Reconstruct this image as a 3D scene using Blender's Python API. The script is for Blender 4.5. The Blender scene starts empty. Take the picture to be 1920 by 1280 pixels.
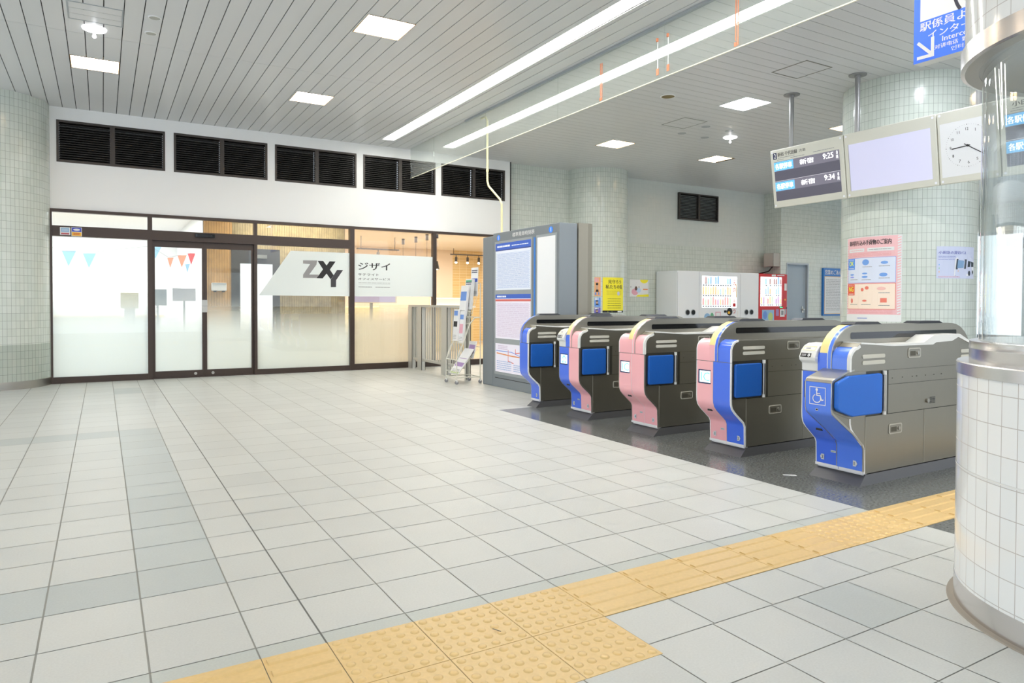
import bpy, math, random
from mathutils import Vector
random.seed(7)
R = math.radians
SC = bpy.context.scene
COL = SC.collection

# ------------------------------------------------------------------ camera
cd = bpy.data.cameras.new('camera'); cam = bpy.data.objects.new('camera', cd); COL.objects.link(cam)
F_PX = 1309.06; PITCH = -0.0189; YAW = 0.5308; ROLL = 0.0037
cd.sensor_width = 36.0; cd.lens = F_PX / 1920 * 36.0
cd.shift_y = -(640 - 593.1) / 1920
cd.clip_start = 0.05; cd.clip_end = 200
fw = Vector((math.sin(YAW)*math.cos(PITCH), math.cos(YAW)*math.cos(PITCH), math.sin(PITCH)))
rt = Vector((math.cos(YAW), -math.sin(YAW), 0)); up = rt.cross(fw)
rt2 = rt*math.cos(ROLL) + up*math.sin(ROLL); up2 = -rt*math.sin(ROLL) + up*math.cos(ROLL)
from mathutils import Matrix
mw = Matrix((rt2, up2, -fw)).transposed().to_4x4(); mw.translation = (0, 0, 1.1049)
cam.matrix_world = mw
SC.camera = cam

# ------------------------------------------------------------------ world (overcast daylight outside the concourse)
wd = bpy.data.worlds.new('world'); SC.world = wd; wd.use_nodes = True
bg = wd.node_tree.nodes['Background']; bg.inputs[0].default_value = (0.82, 0.90, 1.0, 1); bg.inputs[1].default_value = 1.4

# ------------------------------------------------------------------ exposure
SC.view_settings.view_transform = 'Standard'; SC.view_settings.look = 'None'
SC.view_settings.gamma = 1.0; SC.view_settings.use_curve_mapping = False
SC.view_settings.exposure = 0.5
LAMP_WARM = 18.0; LAMP_WHITE = 28.0; LAMP_LONG = 14.0

# ------------------------------------------------------------------ materials
def lin(c):
    c = c/255.0
    return c/12.92 if c <= .04045 else ((c+.055)/1.055)**2.4
MATS = {}
def M(name, rgb=(200,200,200), rough=.5, metal=0.0, emis=0.0, ecol=None, alpha=None, noise=None, coat=0.0, spec=.5):
    if name in MATS: return MATS[name]
    m = bpy.data.materials.new(name); m.use_nodes = True; nt = m.node_tree
    b = nt.nodes['Principled BSDF']
    col = (lin(rgb[0]), lin(rgb[1]), lin(rgb[2]), 1)
    b.inputs['Base Color'].default_value = col
    b.inputs['Roughness'].default_value = rough; b.inputs['Metallic'].default_value = metal
    b.inputs['Specular IOR Level'].default_value = spec
    if coat: b.inputs['Coat Weight'].default_value = coat; b.inputs['Coat Roughness'].default_value = .08
    if emis:
        e = ecol or rgb
        b.inputs['Emission Color'].default_value = (lin(e[0]), lin(e[1]), lin(e[2]), 1)
        b.inputs['Emission Strength'].default_value = emis
    if noise:
        sc, amt = noise
        g = nt.nodes.new('ShaderNodeNewGeometry'); n = nt.nodes.new('ShaderNodeTexNoise'); n.inputs['Scale'].default_value = sc
        n.inputs['Detail'].default_value = 3
        nt.links.new(g.outputs['Position'], n.inputs['Vector'])
        mx = nt.nodes.new('ShaderNodeMix'); mx.data_type = 'RGBA'; mx.blend_type = 'MULTIPLY'; mx.inputs[0].default_value = 1
        mx.inputs[6].default_value = col
        mr = nt.nodes.new('ShaderNodeMapRange'); mr.inputs[1].default_value = .3; mr.inputs[2].default_value = .7
        mr.inputs[3].default_value = 1-amt; mr.inputs[4].default_value = 1
        nt.links.new(n.outputs[0], mr.inputs[0]); nt.links.new(mr.outputs[0], mx.inputs[7]); nt.links.new(mx.outputs[2], b.inputs['Base Color'])
    MATS[name] = m
    return m

def mat_steel(name, rgb, rough, axis='Z', var=1.0):
    m = M(name, rgb, rough, .9); nt = m.node_tree; b = nt.nodes['Principled BSDF']
    g = nt.nodes.new('ShaderNodeNewGeometry'); mp = nt.nodes.new('ShaderNodeVectorMath'); mp.operation = 'MULTIPLY'
    mp.inputs[1].default_value = (400, 400, 4) if axis == 'Z' else (4, 4, 400)
    n = nt.nodes.new('ShaderNodeTexNoise'); n.inputs['Scale'].default_value = 1.0
    mr = nt.nodes.new('ShaderNodeMapRange'); mr.inputs[3].default_value = rough-.07*var; mr.inputs[4].default_value = rough+.1*var
    nt.links.new(g.outputs['Position'], mp.inputs[0]); nt.links.new(mp.outputs[0], n.inputs['Vector'])
    nt.links.new(n.outputs[0], mr.inputs[0]); nt.links.new(mr.outputs[0], b.inputs['Roughness'])
    return m

def mat_tiles(name, c1, c2, mortar, w, h, ms, rough=.16):
    m = bpy.data.materials.new(name); m.use_nodes = True; nt = m.node_tree; b = nt.nodes['Principled BSDF']
    uv = nt.nodes.new('ShaderNodeUVMap'); uv.uv_map = 'UVMap'
    br = nt.nodes.new('ShaderNodeTexBrick'); br.offset = 0.0; br.squash = 1.0
    br.inputs['Scale'].default_value = 1.0; br.inputs['Brick Width'].default_value = w; br.inputs['Row Height'].default_value = h
    br.inputs['Mortar Size'].default_value = ms; br.inputs['Mortar Smooth'].default_value = .1; br.inputs['Bias'].default_value = -.1
    for k, c in (('Color1', c1), ('Color2', c2), ('Mortar', mortar)):
        br.inputs[k].default_value = (lin(c[0]), lin(c[1]), lin(c[2]), 1)
    nt.links.new(uv.outputs[0], br.inputs['Vector']); nt.links.new(br.outputs['Color'], b.inputs['Base Color'])
    mr = nt.nodes.new('ShaderNodeMapRange'); mr.inputs[3].default_value = rough; mr.inputs[4].default_value = .8
    nt.links.new(br.outputs['Fac'], mr.inputs[0]); nt.links.new(mr.outputs[0], b.inputs['Roughness'])
    bp = nt.nodes.new('ShaderNodeBump'); bp.inputs['Strength'].default_value = .4; bp.inputs['Distance'].default_value = .002; bp.invert = True
    nt.links.new(br.outputs['Fac'], bp.inputs['Height']); nt.links.new(bp.outputs[0], b.inputs['Normal'])
    MATS[name] = m; return m

def mat_vcol(name, rough, scale=90, amt=.1, bump=0.0):
    m = bpy.data.materials.new(name); m.use_nodes = True; nt = m.node_tree; b = nt.nodes['Principled BSDF']
    a = nt.nodes.new('ShaderNodeVertexColor'); a.layer_name = 'Col'
    g = nt.nodes.new('ShaderNodeNewGeometry'); n = nt.nodes.new('ShaderNodeTexNoise'); n.inputs['Scale'].default_value = scale; n.inputs['Detail'].default_value = 4
    nt.links.new(g.outputs['Position'], n.inputs['Vector'])
    n2 = nt.nodes.new('ShaderNodeTexNoise'); n2.inputs['Scale'].default_value = 1.7; n2.inputs['Detail'].default_value = 2
    nt.links.new(g.outputs['Position'], n2.inputs['Vector'])
    ad = nt.nodes.new('ShaderNodeMath'); ad.operation = 'ADD'; nt.links.new(n.outputs[0], ad.inputs[0])
    ml = nt.nodes.new('ShaderNodeMath'); ml.operation = 'MULTIPLY'; ml.inputs[1].default_value = .5; nt.links.new(n2.outputs[0], ml.inputs[0]); nt.links.new(ml.outputs[0], ad.inputs[1])
    mr = nt.nodes.new('ShaderNodeMapRange'); mr.inputs[1].default_value = .5; mr.inputs[2].default_value = 1.0; mr.inputs[3].default_value = 1-amt; mr.inputs[4].default_value = 1.0
    nt.links.new(ad.outputs[0], mr.inputs[0])
    mx = nt.nodes.new('ShaderNodeMix'); mx.data_type = 'RGBA'; mx.blend_type = 'MULTIPLY'; mx.inputs[0].default_value = 1
    nt.links.new(a.outputs[0], mx.inputs[6]); nt.links.new(mr.outputs[0], mx.inputs[7]); nt.links.new(mx.outputs[2], b.inputs['Base Color'])
    b.inputs['Roughness'].default_value = rough
    if bump:
        bp = nt.nodes.new('ShaderNodeBump'); bp.inputs['Strength'].default_value = bump; bp.inputs['Distance'].default_value = .001
        nt.links.new(n.outputs[0], bp.inputs['Height']); nt.links.new(bp.outputs[0], b.inputs['Normal'])
    MATS[name] = m; return m

def mat_glass(name, tint=(.97,.99,.98), ior=1.45, rough=0.0, extra=0.0, haze=0.0):
    m = bpy.data.materials.new(name); m.use_nodes = True; nt = m.node_tree
    for n in list(nt.nodes): nt.nodes.remove(n)
    o = nt.nodes.new('ShaderNodeOutputMaterial'); mx = nt.nodes.new('ShaderNodeMixShader')
    t = nt.nodes.new('ShaderNodeBsdfTransparent'); t.inputs[0].default_value = (*tint, 1)
    g = nt.nodes.new('ShaderNodeBsdfGlossy'); g.inputs['Roughness'].default_value = rough; g.inputs[0].default_value = (1,1,1,1)
    f = nt.nodes.new('ShaderNodeFresnel'); gq = nt.nodes.new('ShaderNodeNewGeometry'); mi = nt.nodes.new('ShaderNodeMapRange')
    mi.inputs[3].default_value = ior; mi.inputs[4].default_value = 1/ior; nt.links.new(gq.outputs['Backfacing'], mi.inputs[0]); nt.links.new(mi.outputs[0], f.inputs[0])
    ad = nt.nodes.new('ShaderNodeMath'); ad.operation = 'ADD'; ad.inputs[1].default_value = extra; ad.use_clamp = True
    nt.links.new(f.outputs[0], ad.inputs[0]); nt.links.new(ad.outputs[0], mx.inputs[0])
    nt.links.new(t.outputs[0], mx.inputs[1]); nt.links.new(g.outputs[0], mx.inputs[2]); last = mx
    if haze:   # whitish haze of light, painted in by a translucent mix
        dm = nt.nodes.new('ShaderNodeMixShader'); dm.inputs[0].default_value = haze; df = nt.nodes.new('ShaderNodeBsdfTranslucent'); df.inputs[0].default_value = (.9,.92,.9,1)
        nt.links.new(mx.outputs[0], dm.inputs[1]); nt.links.new(df.outputs[0], dm.inputs[2]); last = dm
    nt.links.new(last.outputs[0], o.inputs[0])
    MATS[name] = m; return m

def mat_frost(name, z0, z1, rgb=(246,251,251)):
    # translucent film whose own density fades out with height (printed gradient film)
    m = bpy.data.materials.new(name); m.use_nodes = True; nt = m.node_tree
    for n in list(nt.nodes): nt.nodes.remove(n)
    o = nt.nodes.new('ShaderNodeOutputMaterial'); mx = nt.nodes.new('ShaderNodeMixShader')
    t = nt.nodes.new('ShaderNodeBsdfTransparent')
    d = nt.nodes.new('ShaderNodeBsdfDiffuse'); tl = nt.nodes.new('ShaderNodeBsdfTranslucent'); m2 = nt.nodes.new('ShaderNodeMixShader'); m2.inputs[0].default_value = .4
    c = (lin(rgb[0]), lin(rgb[1]), lin(rgb[2]), 1); d.inputs[0].default_value = c; tl.inputs[0].default_value = c
    nt.links.new(d.outputs[0], m2.inputs[1]); nt.links.new(tl.outputs[0], m2.inputs[2])
    g = nt.nodes.new('ShaderNodeNewGeometry'); s = nt.nodes.new('ShaderNodeSeparateXYZ'); nt.links.new(g.outputs['Position'], s.inputs[0])
    mr = nt.nodes.new('ShaderNodeMapRange'); mr.interpolation_type = 'SMOOTHSTEP'
    mr.inputs[1].default_value = z0; mr.inputs[2].default_value = z1; mr.inputs[3].default_value = .97; mr.inputs[4].default_value = .04
    nt.links.new(s.outputs[2], mr.inputs[0]); nt.links.new(mr.outputs[0], mx.inputs[0])
    nt.links.new(t.outputs[0], mx.inputs[1]); nt.links.new(m2.outputs[0], mx.inputs[2]); nt.links.new(mx.outputs[0], o.inputs[0])
    MATS[name] = m; return m

FLOOR = mat_vcol('floor_tile', .42, 140, .10, .25)
GRAN = M('granite', (124,127,125), .2, noise=(70, .6))
GROUT = M('grout', (148,148,142), .8)
DGROUT = M('dark_grout', (104,104,100), .8)
YEL = M('tactile_yellow', (220,188,128), .36, noise=(60, .08))
WALLT = mat_tiles('green_white_tile', (213,219,211), (204,212,203), (134,142,134), .0485, .0955, .0014)
WALLT2 = mat_tiles('pale_large_tile', (212,217,212), (209,215,210), (194,200,194), .0485, .0955, .001, .22)
DRUMT = mat_tiles('white_gloss_tile', (240,241,239), (234,237,236), (192,187,182), .0624, .1005, .0015, .1)
WHITE = M('white_paint', (238,238,237), .5)
CEIL = M('ceiling_panel', (216,217,217), .33, noise=(.8, .05))
DARK = M('dark_gap', (48,48,48), .9)
GAPG = M('grey_gap', (110,110,106), .9)
BRONZE = M('bronze_frame', (72,60,54), .35, .4)
LOUV = M('louver_dark', (44,41,38), .45, .3)
LOUVB = M('louver_frame', (66,60,56), .45, .3)
BLACK = M('black', (16,16,18), .35)
GLOSSB = M('gloss_black', (22,24,27), .08)
STEEL = mat_steel('brushed_steel', (154,150,139), .33)
STEEL2 = M('satin_steel', (180,177,170), .3, .95)
CHROME = M('polished_band', (222,220,220), .24, 1.0)
BASEM = M('plinth_grey', (96,96,98), .4, .3)
BLUE = M('gate_blue', (70,116,240), .25, coat=.4)
BLUE2 = M('gate_blue_light', (84,132,244), .25, coat=.4)
PINK = M('gate_pink', (253,186,192), .25, coat=.4)
GYEL = M('gate_yellow', (248,230,158), .3)
GWHITE = M('gate_white', (232,232,228), .3)
CUSH = M('flap_blue', (20,94,186), .45, noise=(300, .12))
CUSH2 = M('flap_blue_bright', (26,104,206), .4)
PALE = M('pale_bar', (200,198,186), .6)
RUBY = M('red', (206,38,40), .3)
GREY = M('board_grey', (134,141,146), .4, .2)
GREY2 = M('board_grey_light', (168,174,178), .35, .3)
BEIGE = M('board_beige', (150,146,134), .4, .3)
PGREY = M('pole_grey', (150,150,150), .35, .5)
CREAM = M('cream_metal', (222,220,206), .45)
CREAMP = M('cream_pipe', (236,226,176), .45)
PAPER = M('paper_white', (236,236,236), .5)
INK = M('ink_black', (30,28,30), .5)
INKG = M('ink_grey', (150,150,152), .5)
NAVY = M('navy', (22,34,82), .4)
GLASS = mat_glass('clear_glass')
GLASSG = mat_glass('hung_glass', (.90,.93,.92), 1.45, 0.0, .01, .09)
GLASSC = mat_glass('cylinder_glass', (.95,.965,.96), 1.5, 0.0, .03)
GEDGE = M('glass_edge', (228,226,204), .3)
FROST = mat_frost('frosted_gradient', .42, 1.18)
BANDF = M('band_film', (226,232,230), .5)
SIGNB = M('sign_blue', (66,116,226), .35, emis=.25, ecol=(66,116,226))
WOOD = M('wood_panel', (206,160,100), .45, noise=(9, .2))
WOODS = M('wood_slats', (168,150,110), .5, noise=(12, .3))
ORANGEW = M('peach_wall', (238,220,202), .6)
BRICK = mat_tiles('yellow_brick', (228,198,140), (216,184,124), (240,222,184), .22, .075, .004, .6)
TAPE = M('orange_tape', (206,124,84), .4)

# ------------------------------------------------------------------ mesh builder
BASE = {}
TXT = {}
def text_mesh(s, bold):
    k = (s, bold)
    if k in TXT: return TXT[k]
    c = bpy.data.curves.new('tmp_text', 'FONT'); c.body = s; c.size = 1.0; c.offset = bold; c.resolution_u = 2
    o = bpy.data.objects.new('tmp_text', c); COL.objects.link(o)
    dg = bpy.context.evaluated_depsgraph_get(); dg.update()
    me = bpy.data.meshes.new_from_object(o.evaluated_get(dg))
    vs = [tuple(v.co) for v in me.vertices]; fs = [tuple(p.vertices) for p in me.polygons]
    bpy.data.objects.remove(o); bpy.data.curves.remove(c); bpy.data.meshes.remove(me)
    x0 = min(v[0] for v in vs); x1 = max(v[0] for v in vs); y0 = min(v[1] for v in vs); y1 = max(v[1] for v in vs)
    vs = [((v[0]-x0)/max(x1-x0, 1e-6), (v[1]-y0)/max(y1-y0, 1e-6)) for v in vs]
    TXT[k] = (vs, fs, (x1-x0)/max(y1-y0, 1e-6)); return TXT[k]

class MB:
    def __init__(s): s.v = []; s.f = []; s.m = []; s.mats = []; s.uv = []; s.col = []; s.sm = []
    def mi(s, mat):
        if mat not in s.mats: s.mats.append(mat)
        return s.mats.index(mat)
    def face(s, pts, mat, uv=None, col=None, smooth=False):
        b = len(s.v); s.v += [tuple(p) for p in pts]; s.f.append(tuple(range(b, b+len(pts)))); s.m.append(s.mi(mat))
        s.uv.append(uv or [(p[0]+p[1], p[2]) for p in pts]); s.col.append(col); s.sm.append(smooth); return s
    def raw(s, vs, fs, mat, smooth=False, uvf=None):
        b = len(s.v); s.v += [tuple(p) for p in vs]; k = s.mi(mat)
        for f in fs:
            s.f.append(tuple(b+i for i in f)); s.m.append(k); s.sm.append(smooth); s.col.append(None)
            s.uv.append([(vs[i][0]+vs[i][1], vs[i][2]) for i in f] if uvf is None else [uvf(i) for i in f])
        return s
    def box(s, x0, y0, z0, x1, y1, z1, mat):
        x0, x1 = sorted((x0, x1)); y0, y1 = sorted((y0, y1)); z0, z1 = sorted((z0, z1))
        vs = [(x0,y0,z0),(x1,y0,z0),(x1,y1,z0),(x0,y1,z0),(x0,y0,z1),(x1,y0,z1),(x1,y1,z1),(x0,y1,z1)]
        s.raw(vs, [(0,3,2,1),(4,5,6,7),(0,1,5,4),(1,2,6,5),(2,3,7,6),(3,0,4,7)], mat); return s
    def prism(s, poly, a, b, mat, plane='xz', smooth=False, mat_ends=None):
        # poly in the plane, extruded along the remaining axis from a to b
        def P(p, t):
            return {'xz': (p[0], t, p[1]), 'yz': (t, p[0], p[1]), 'xy': (p[0], p[1], t)}[plane]
        n = len(poly); va = [P(p, a) for p in poly]; vb = [P(p, b) for p in poly]
        area = sum(poly[i][0]*poly[(i+1)%n][1]-poly[(i+1)%n][0]*poly[i][1] for i in range(n))
        fl = (area > 0) ^ (b > a) ^ (plane == 'xz')
        me = mat_ends or mat
        ends = [tuple(range(n)), tuple(range(2*n-1, n-1, -1))]; sides = [(i, i+n, (i+1) % n + n, (i+1) % n) for i in range(n)]
        if fl: pass
        s.raw(va+vb, sides, mat, smooth)
        s.raw(va+vb, ends, me); return s
    def cyl(s, p0, p1, r, mat, seg=16, r1=None, caps=True):
        p0 = Vector(p0); p1 = Vector(p1); d = (p1-p0).normalized(); a = Vector((0,0,1)) if abs(d.z) < .9 else Vector((1,0,0))
        u = d.cross(a).normalized(); w = d.cross(u); r1 = r if r1 is None else r1
        va = [p0+(u*math.cos(2*math.pi*i/seg)+w*math.sin(2*math.pi*i/seg))*r for i in range(seg)]
        vb = [p1+(u*math.cos(2*math.pi*i/seg)+w*math.sin(2*math.pi*i/seg))*r1 for i in range(seg)]
        s.raw(va+vb, [(i, (i+1)%seg, (i+1)%seg+seg, i+seg) for i in range(seg)], mat, True)
        if caps: s.raw(va+vb, [tuple(range(seg-1,-1,-1)), tuple(range(seg, 2*seg))], mat)
        return s
    def tube(s, pts, r, mat, seg=8):
        for a, b in zip(pts, pts[1:]): s.cyl(a, b, r, mat, seg)
        for p in pts[1:-1]: s.ball(p, r, mat, 8, 5)
        return s
    def ball(s, c, r, mat, seg=12, rings=7, sz=1.0):
        pr = [(r*math.sin(math.pi*i/rings), c[2]+sz*r*-math.cos(math.pi*i/rings)) for i in range(rings+1)]
        return s.lathe((c[0], c[1]), pr, mat, seg)
    def lathe(s, c, prof, mat, seg=48, a0=0, a1=360, smooth=True, R0=None):
        rr = R0 or max(p[0] for p in prof); runs = [[prof[0]]]
        for i in range(1, len(prof)):
            runs[-1].append(prof[i])
            if i < len(prof)-1:
                t0 = math.atan2(prof[i][1]-prof[i-1][1], prof[i][0]-prof[i-1][0]); t1 = math.atan2(prof[i+1][1]-prof[i][1], prof[i+1][0]-prof[i][0])
                if abs(math.remainder(t1-t0, 2*math.pi)) > .6: runs.append([prof[i]])
        for pr in runs:
            n = len(pr); b = len(s.v); mi = s.mi(mat)
            for k in range(seg+1):
                t = R(a0+(a1-a0)*k/seg)
                for r, z in pr: s.v.append((c[0]+r*math.cos(t), c[1]+r*math.sin(t), z))
            for k in range(seg):
                for j in range(n-1):
                    ids = (k*n+j, (k+1)*n+j, (k+1)*n+j+1, k*n+j+1)
                    s.f.append(tuple(b+i for i in ids)); s.m.append(mi); s.sm.append(smooth); s.col.append(None)
                    u0 = R(a0+(a1-a0)*k/seg)*rr; u1 = R(a0+(a1-a0)*(k+1)/seg)*rr
                    s.uv.append([(u0, pr[j][1]), (u1, pr[j][1]), (u1, pr[j+1][1]), (u0, pr[j+1][1])])
        return s
    def disc(s, c, z, r, mat, seg=24):
        s.face([(c[0]+r*math.cos(2*math.pi*i/seg), c[1]+r*math.sin(2*math.pi*i/seg), z) for i in range(seg)], mat); return s
    def build(s, name, parent=None, loc=None, kind=None, label=None, cat=None, group=None, bevel=0, bseg=2):
        me = bpy.data.meshes.new(name); off = Vector(BASE.get(parent.name, (0,0,0))) if parent else Vector(loc or (0,0,0))
        me.from_pydata([tuple(Vector(v)-off) for v in s.v], [], s.f)
        for m in s.mats: me.materials.append(m)
        me.polygons.foreach_set('material_index', s.m); me.polygons.foreach_set('use_smooth', s.sm)
        ul = me.uv_layers.new(name='UVMap'); flat = [c for f in s.uv for p in f for c in p]; ul.data.foreach_set('uv', flat)
        if any(c is not None for c in s.col):
            ca = me.color_attributes.new('Col', 'FLOAT_COLOR', 'CORNER'); fl = []
            for f, c in zip(s.f, s.col):
                c = c or (.6,.6,.6)
                for _ in f: fl += [c[0], c[1], c[2], 1]
            ca.data.foreach_set('color', fl)
        me.update()
        o = bpy.data.objects.new(name, me); COL.objects.link(o)
        if parent: o.parent = parent; BASE[o.name] = tuple(off)
        else: o.location = off; BASE[o.name] = tuple(off)
        tag(o, label, cat, group, kind)
        if bevel:
            import bmesh
            bm = bmesh.new(); bm.from_mesh(me); bmesh.ops.remove_doubles(bm, verts=bm.verts, dist=1e-5)
            bmesh.ops.recalc_face_normals(bm, faces=bm.faces)
            es = [e for e in bm.edges if len(e.link_faces) == 2 and e.calc_face_angle(0) > .6]
            bmesh.ops.bevel(bm, geom=es, offset=bevel, segments=bseg, affect='EDGES', profile=.5); bm.to_mesh(me); bm.free()
        return o

def tag(o, label=None, cat=None, group=None, kind=None):
    if label: o['label'] = label
    if cat: o['category'] = cat
    if group: o['group'] = group
    if kind: o['kind'] = kind
def empty(name, loc, label=None, cat=None, group=None, kind=None):
    o = bpy.data.objects.new(name, None); COL.objects.link(o); o.location = loc; o.empty_display_size = .1
    BASE[o.name] = tuple(loc); tag(o, label, cat, group, kind); return o
def copy_tree(src, loc, label=None, group=None):
    r = src.copy(); COL.objects.link(r); r.location = loc; BASE[r.name] = tuple(loc)
    if label: r['label'] = label
    if group: r['group'] = group
    def rec(a, b):
        for ch in [c for c in a.children]:
            k = ch.copy(); COL.objects.link(k); k.parent = b; rec(ch, k)
    rec(src, r); return r

class Pan:
    """a flat (or cylinder-mapped) printed face: x to the right, y up, layers outward"""
    def __init__(s, o, u, v, n, fn=None): s.o = Vector(o); s.u = Vector(u); s.v = Vector(v); s.n = Vector(n); s.fn = fn; s.mb = MB(); s.c = 0
    def P(s, x, y, l):
        d = l*.0006+s.c*.00002
        if s.fn: return s.fn(x, y, d)
        return tuple(s.o+s.u*x+s.v*y+s.n*d)
    def poly(s, pts, mat, l=1, inc=1):
        s.c += inc; s.mb.face([s.P(x, y, l) for x, y in pts], mat); return s
    def rect(s, x0, y0, x1, y1, mat, l=1, inc=1):
        s.c += inc; n = max(1, int(abs(x1-x0)/.06)) if s.fn else 1
        for i in range(n):
            a = x0+(x1-x0)*i/n; b = x0+(x1-x0)*(i+1)/n
            s.poly([(a,y0),(b,y0),(b,y1),(a,y1)], mat, l, 0)
        return s
    def frame(s, x0, y0, x1, y1, t, mat, l=1):
        s.rect(x0,y0,x1,y0+t,mat,l).rect(x0,y1-t,x1,y1,mat,l).rect(x0,y0+t,x0+t,y1-t,mat,l).rect(x1-t,y0+t,x1,y1-t,mat,l); return s
    def ell(s, cx, cy, rx, ry, mat, l=1, seg=20, a0=0, a1=360):
        s.poly([(cx+rx*math.cos(R(a0+(a1-a0)*i/seg)), cy+ry*math.sin(R(a0+(a1-a0)*i/seg))) for i in range(seg+(a1-a0<360))], mat, l); return s
    def line(s, pts, w, mat, l=2):
        # mitred stroke: neighbouring quads share their corners, so nothing overlaps
        s.c += 1; n = len(pts); L = []; Rr = []
        for i, (x, y) in enumerate(pts):
            a = pts[max(0, i-1)]; b = pts[min(n-1, i+1)]
            d0 = (x-a[0], y-a[1]) if i else (b[0]-x, b[1]-y); d1 = (b[0]-x, b[1]-y) if i < n-1 else d0
            l0 = math.hypot(*d0) or 1; l1 = math.hypot(*d1) or 1
            n0 = (-d0[1]/l0, d0[0]/l0); n1 = (-d1[1]/l1, d1[0]/l1); m = (n0[0]+n1[0], n0[1]+n1[1]); ml = math.hypot(*m) or 1; m = (m[0]/ml, m[1]/ml)
            k = w/2/max(.45, m[0]*n0[0]+m[1]*n0[1]); ex = 0; ey = 0
            if i == 0: ex, ey = -d1[0]/l1*w/3, -d1[1]/l1*w/3
            if i == n-1: ex, ey = d0[0]/l0*w/3, d0[1]/l0*w/3
            L.append((x+m[0]*k+ex, y+m[1]*k+ey)); Rr.append((x-m[0]*k+ex, y-m[1]*k+ey))
        for i in range(n-1): s.poly([L[i], Rr[i], Rr[i+1], L[i+1]], mat, l, 0)
        return s
    def text(s, t, x0, y0, x1, y1, mat, l=2, bold=.0, fit=False, slant=0.0):
        s.c += 1; vs, fs, asp = text_mesh(t, 0.0); w = x1-x0; h = y1-y0
        if fit: w = min(w, asp*h)
        k = s.mb.mi(mat); em = h*.045
        for q, dx in enumerate((0,) if not bold else (-em/2, em/2)):
            s.c += 1; b = len(s.mb.v)
            for x, y in vs: s.mb.v.append(s.P(x0+x*w+slant*y*h+dx, y0+y*h, l))
            for f in fs: s.mb.f.append(tuple(b+i for i in f)); s.mb.m.append(k); s.mb.sm.append(False); s.mb.col.append(None); s.mb.uv.append([(0,0)]*len(f))
        return s
    def tiny(s, x0, y0, x1, y1, mat, l=2, rows=3, fill=.35, seed=1):
        # unreadably small print: broken fine lines
        rnd = random.Random(seed); rh = (y1-y0)/rows; s.c += 1
        for r in range(rows):
            y = y1-(r+.5)*rh; x = x0
            while x < x1:
                w = rnd.uniform(.06, .22)*(x1-x0); e = min(x1, x+w); s.rect(x, y-rh*fill/2, e, y+rh*fill/2, mat, l, 0); x = e+.015*(x1-x0)
        return s
    def build(s, name, parent, **k): return s.mb.build(name, parent, **k)

def rects_minus(rs, holes):
    out = list(rs)
    for hx0, hy0, hx1, hy1 in holes:
        nxt = []
        for x0, y0, x1, y1 in out:
            if hx0 >= x1 or hx1 <= x0 or hy0 >= y1 or hy1 <= y0: nxt.append((x0,y0,x1,y1)); continue
            a, b = max(x0,hx0), min(x1,hx1)
            if x0 < a: nxt.append((x0,y0,a,y1))
            if b < x1: nxt.append((b,y0,x1,y1))
            if y0 < hy0: nxt.append((a,y0,b,hy0))
            if hy1 < y1: nxt.append((a,hy1,b,y1))
        out = nxt
    return out
def rrect(x0, y0, x1, y1, r, n=4):
    p = []
    for cx, cy, a in ((x1-r,y1-r,0),(x0+r,y1-r,90),(x0+r,y0+r,180),(x1-r,y0+r,270)):
        p += [(cx+r*math.cos(R(a+90*i/n)), cy+r*math.sin(R(a+90*i/n))) for i in range(n+1)]
    return p

# ================================================================== SETTING
ZC = 3.715; YS = 11.25
X0, Y0 = .6224, 2.2401; S = .0788; D = .3024
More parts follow.
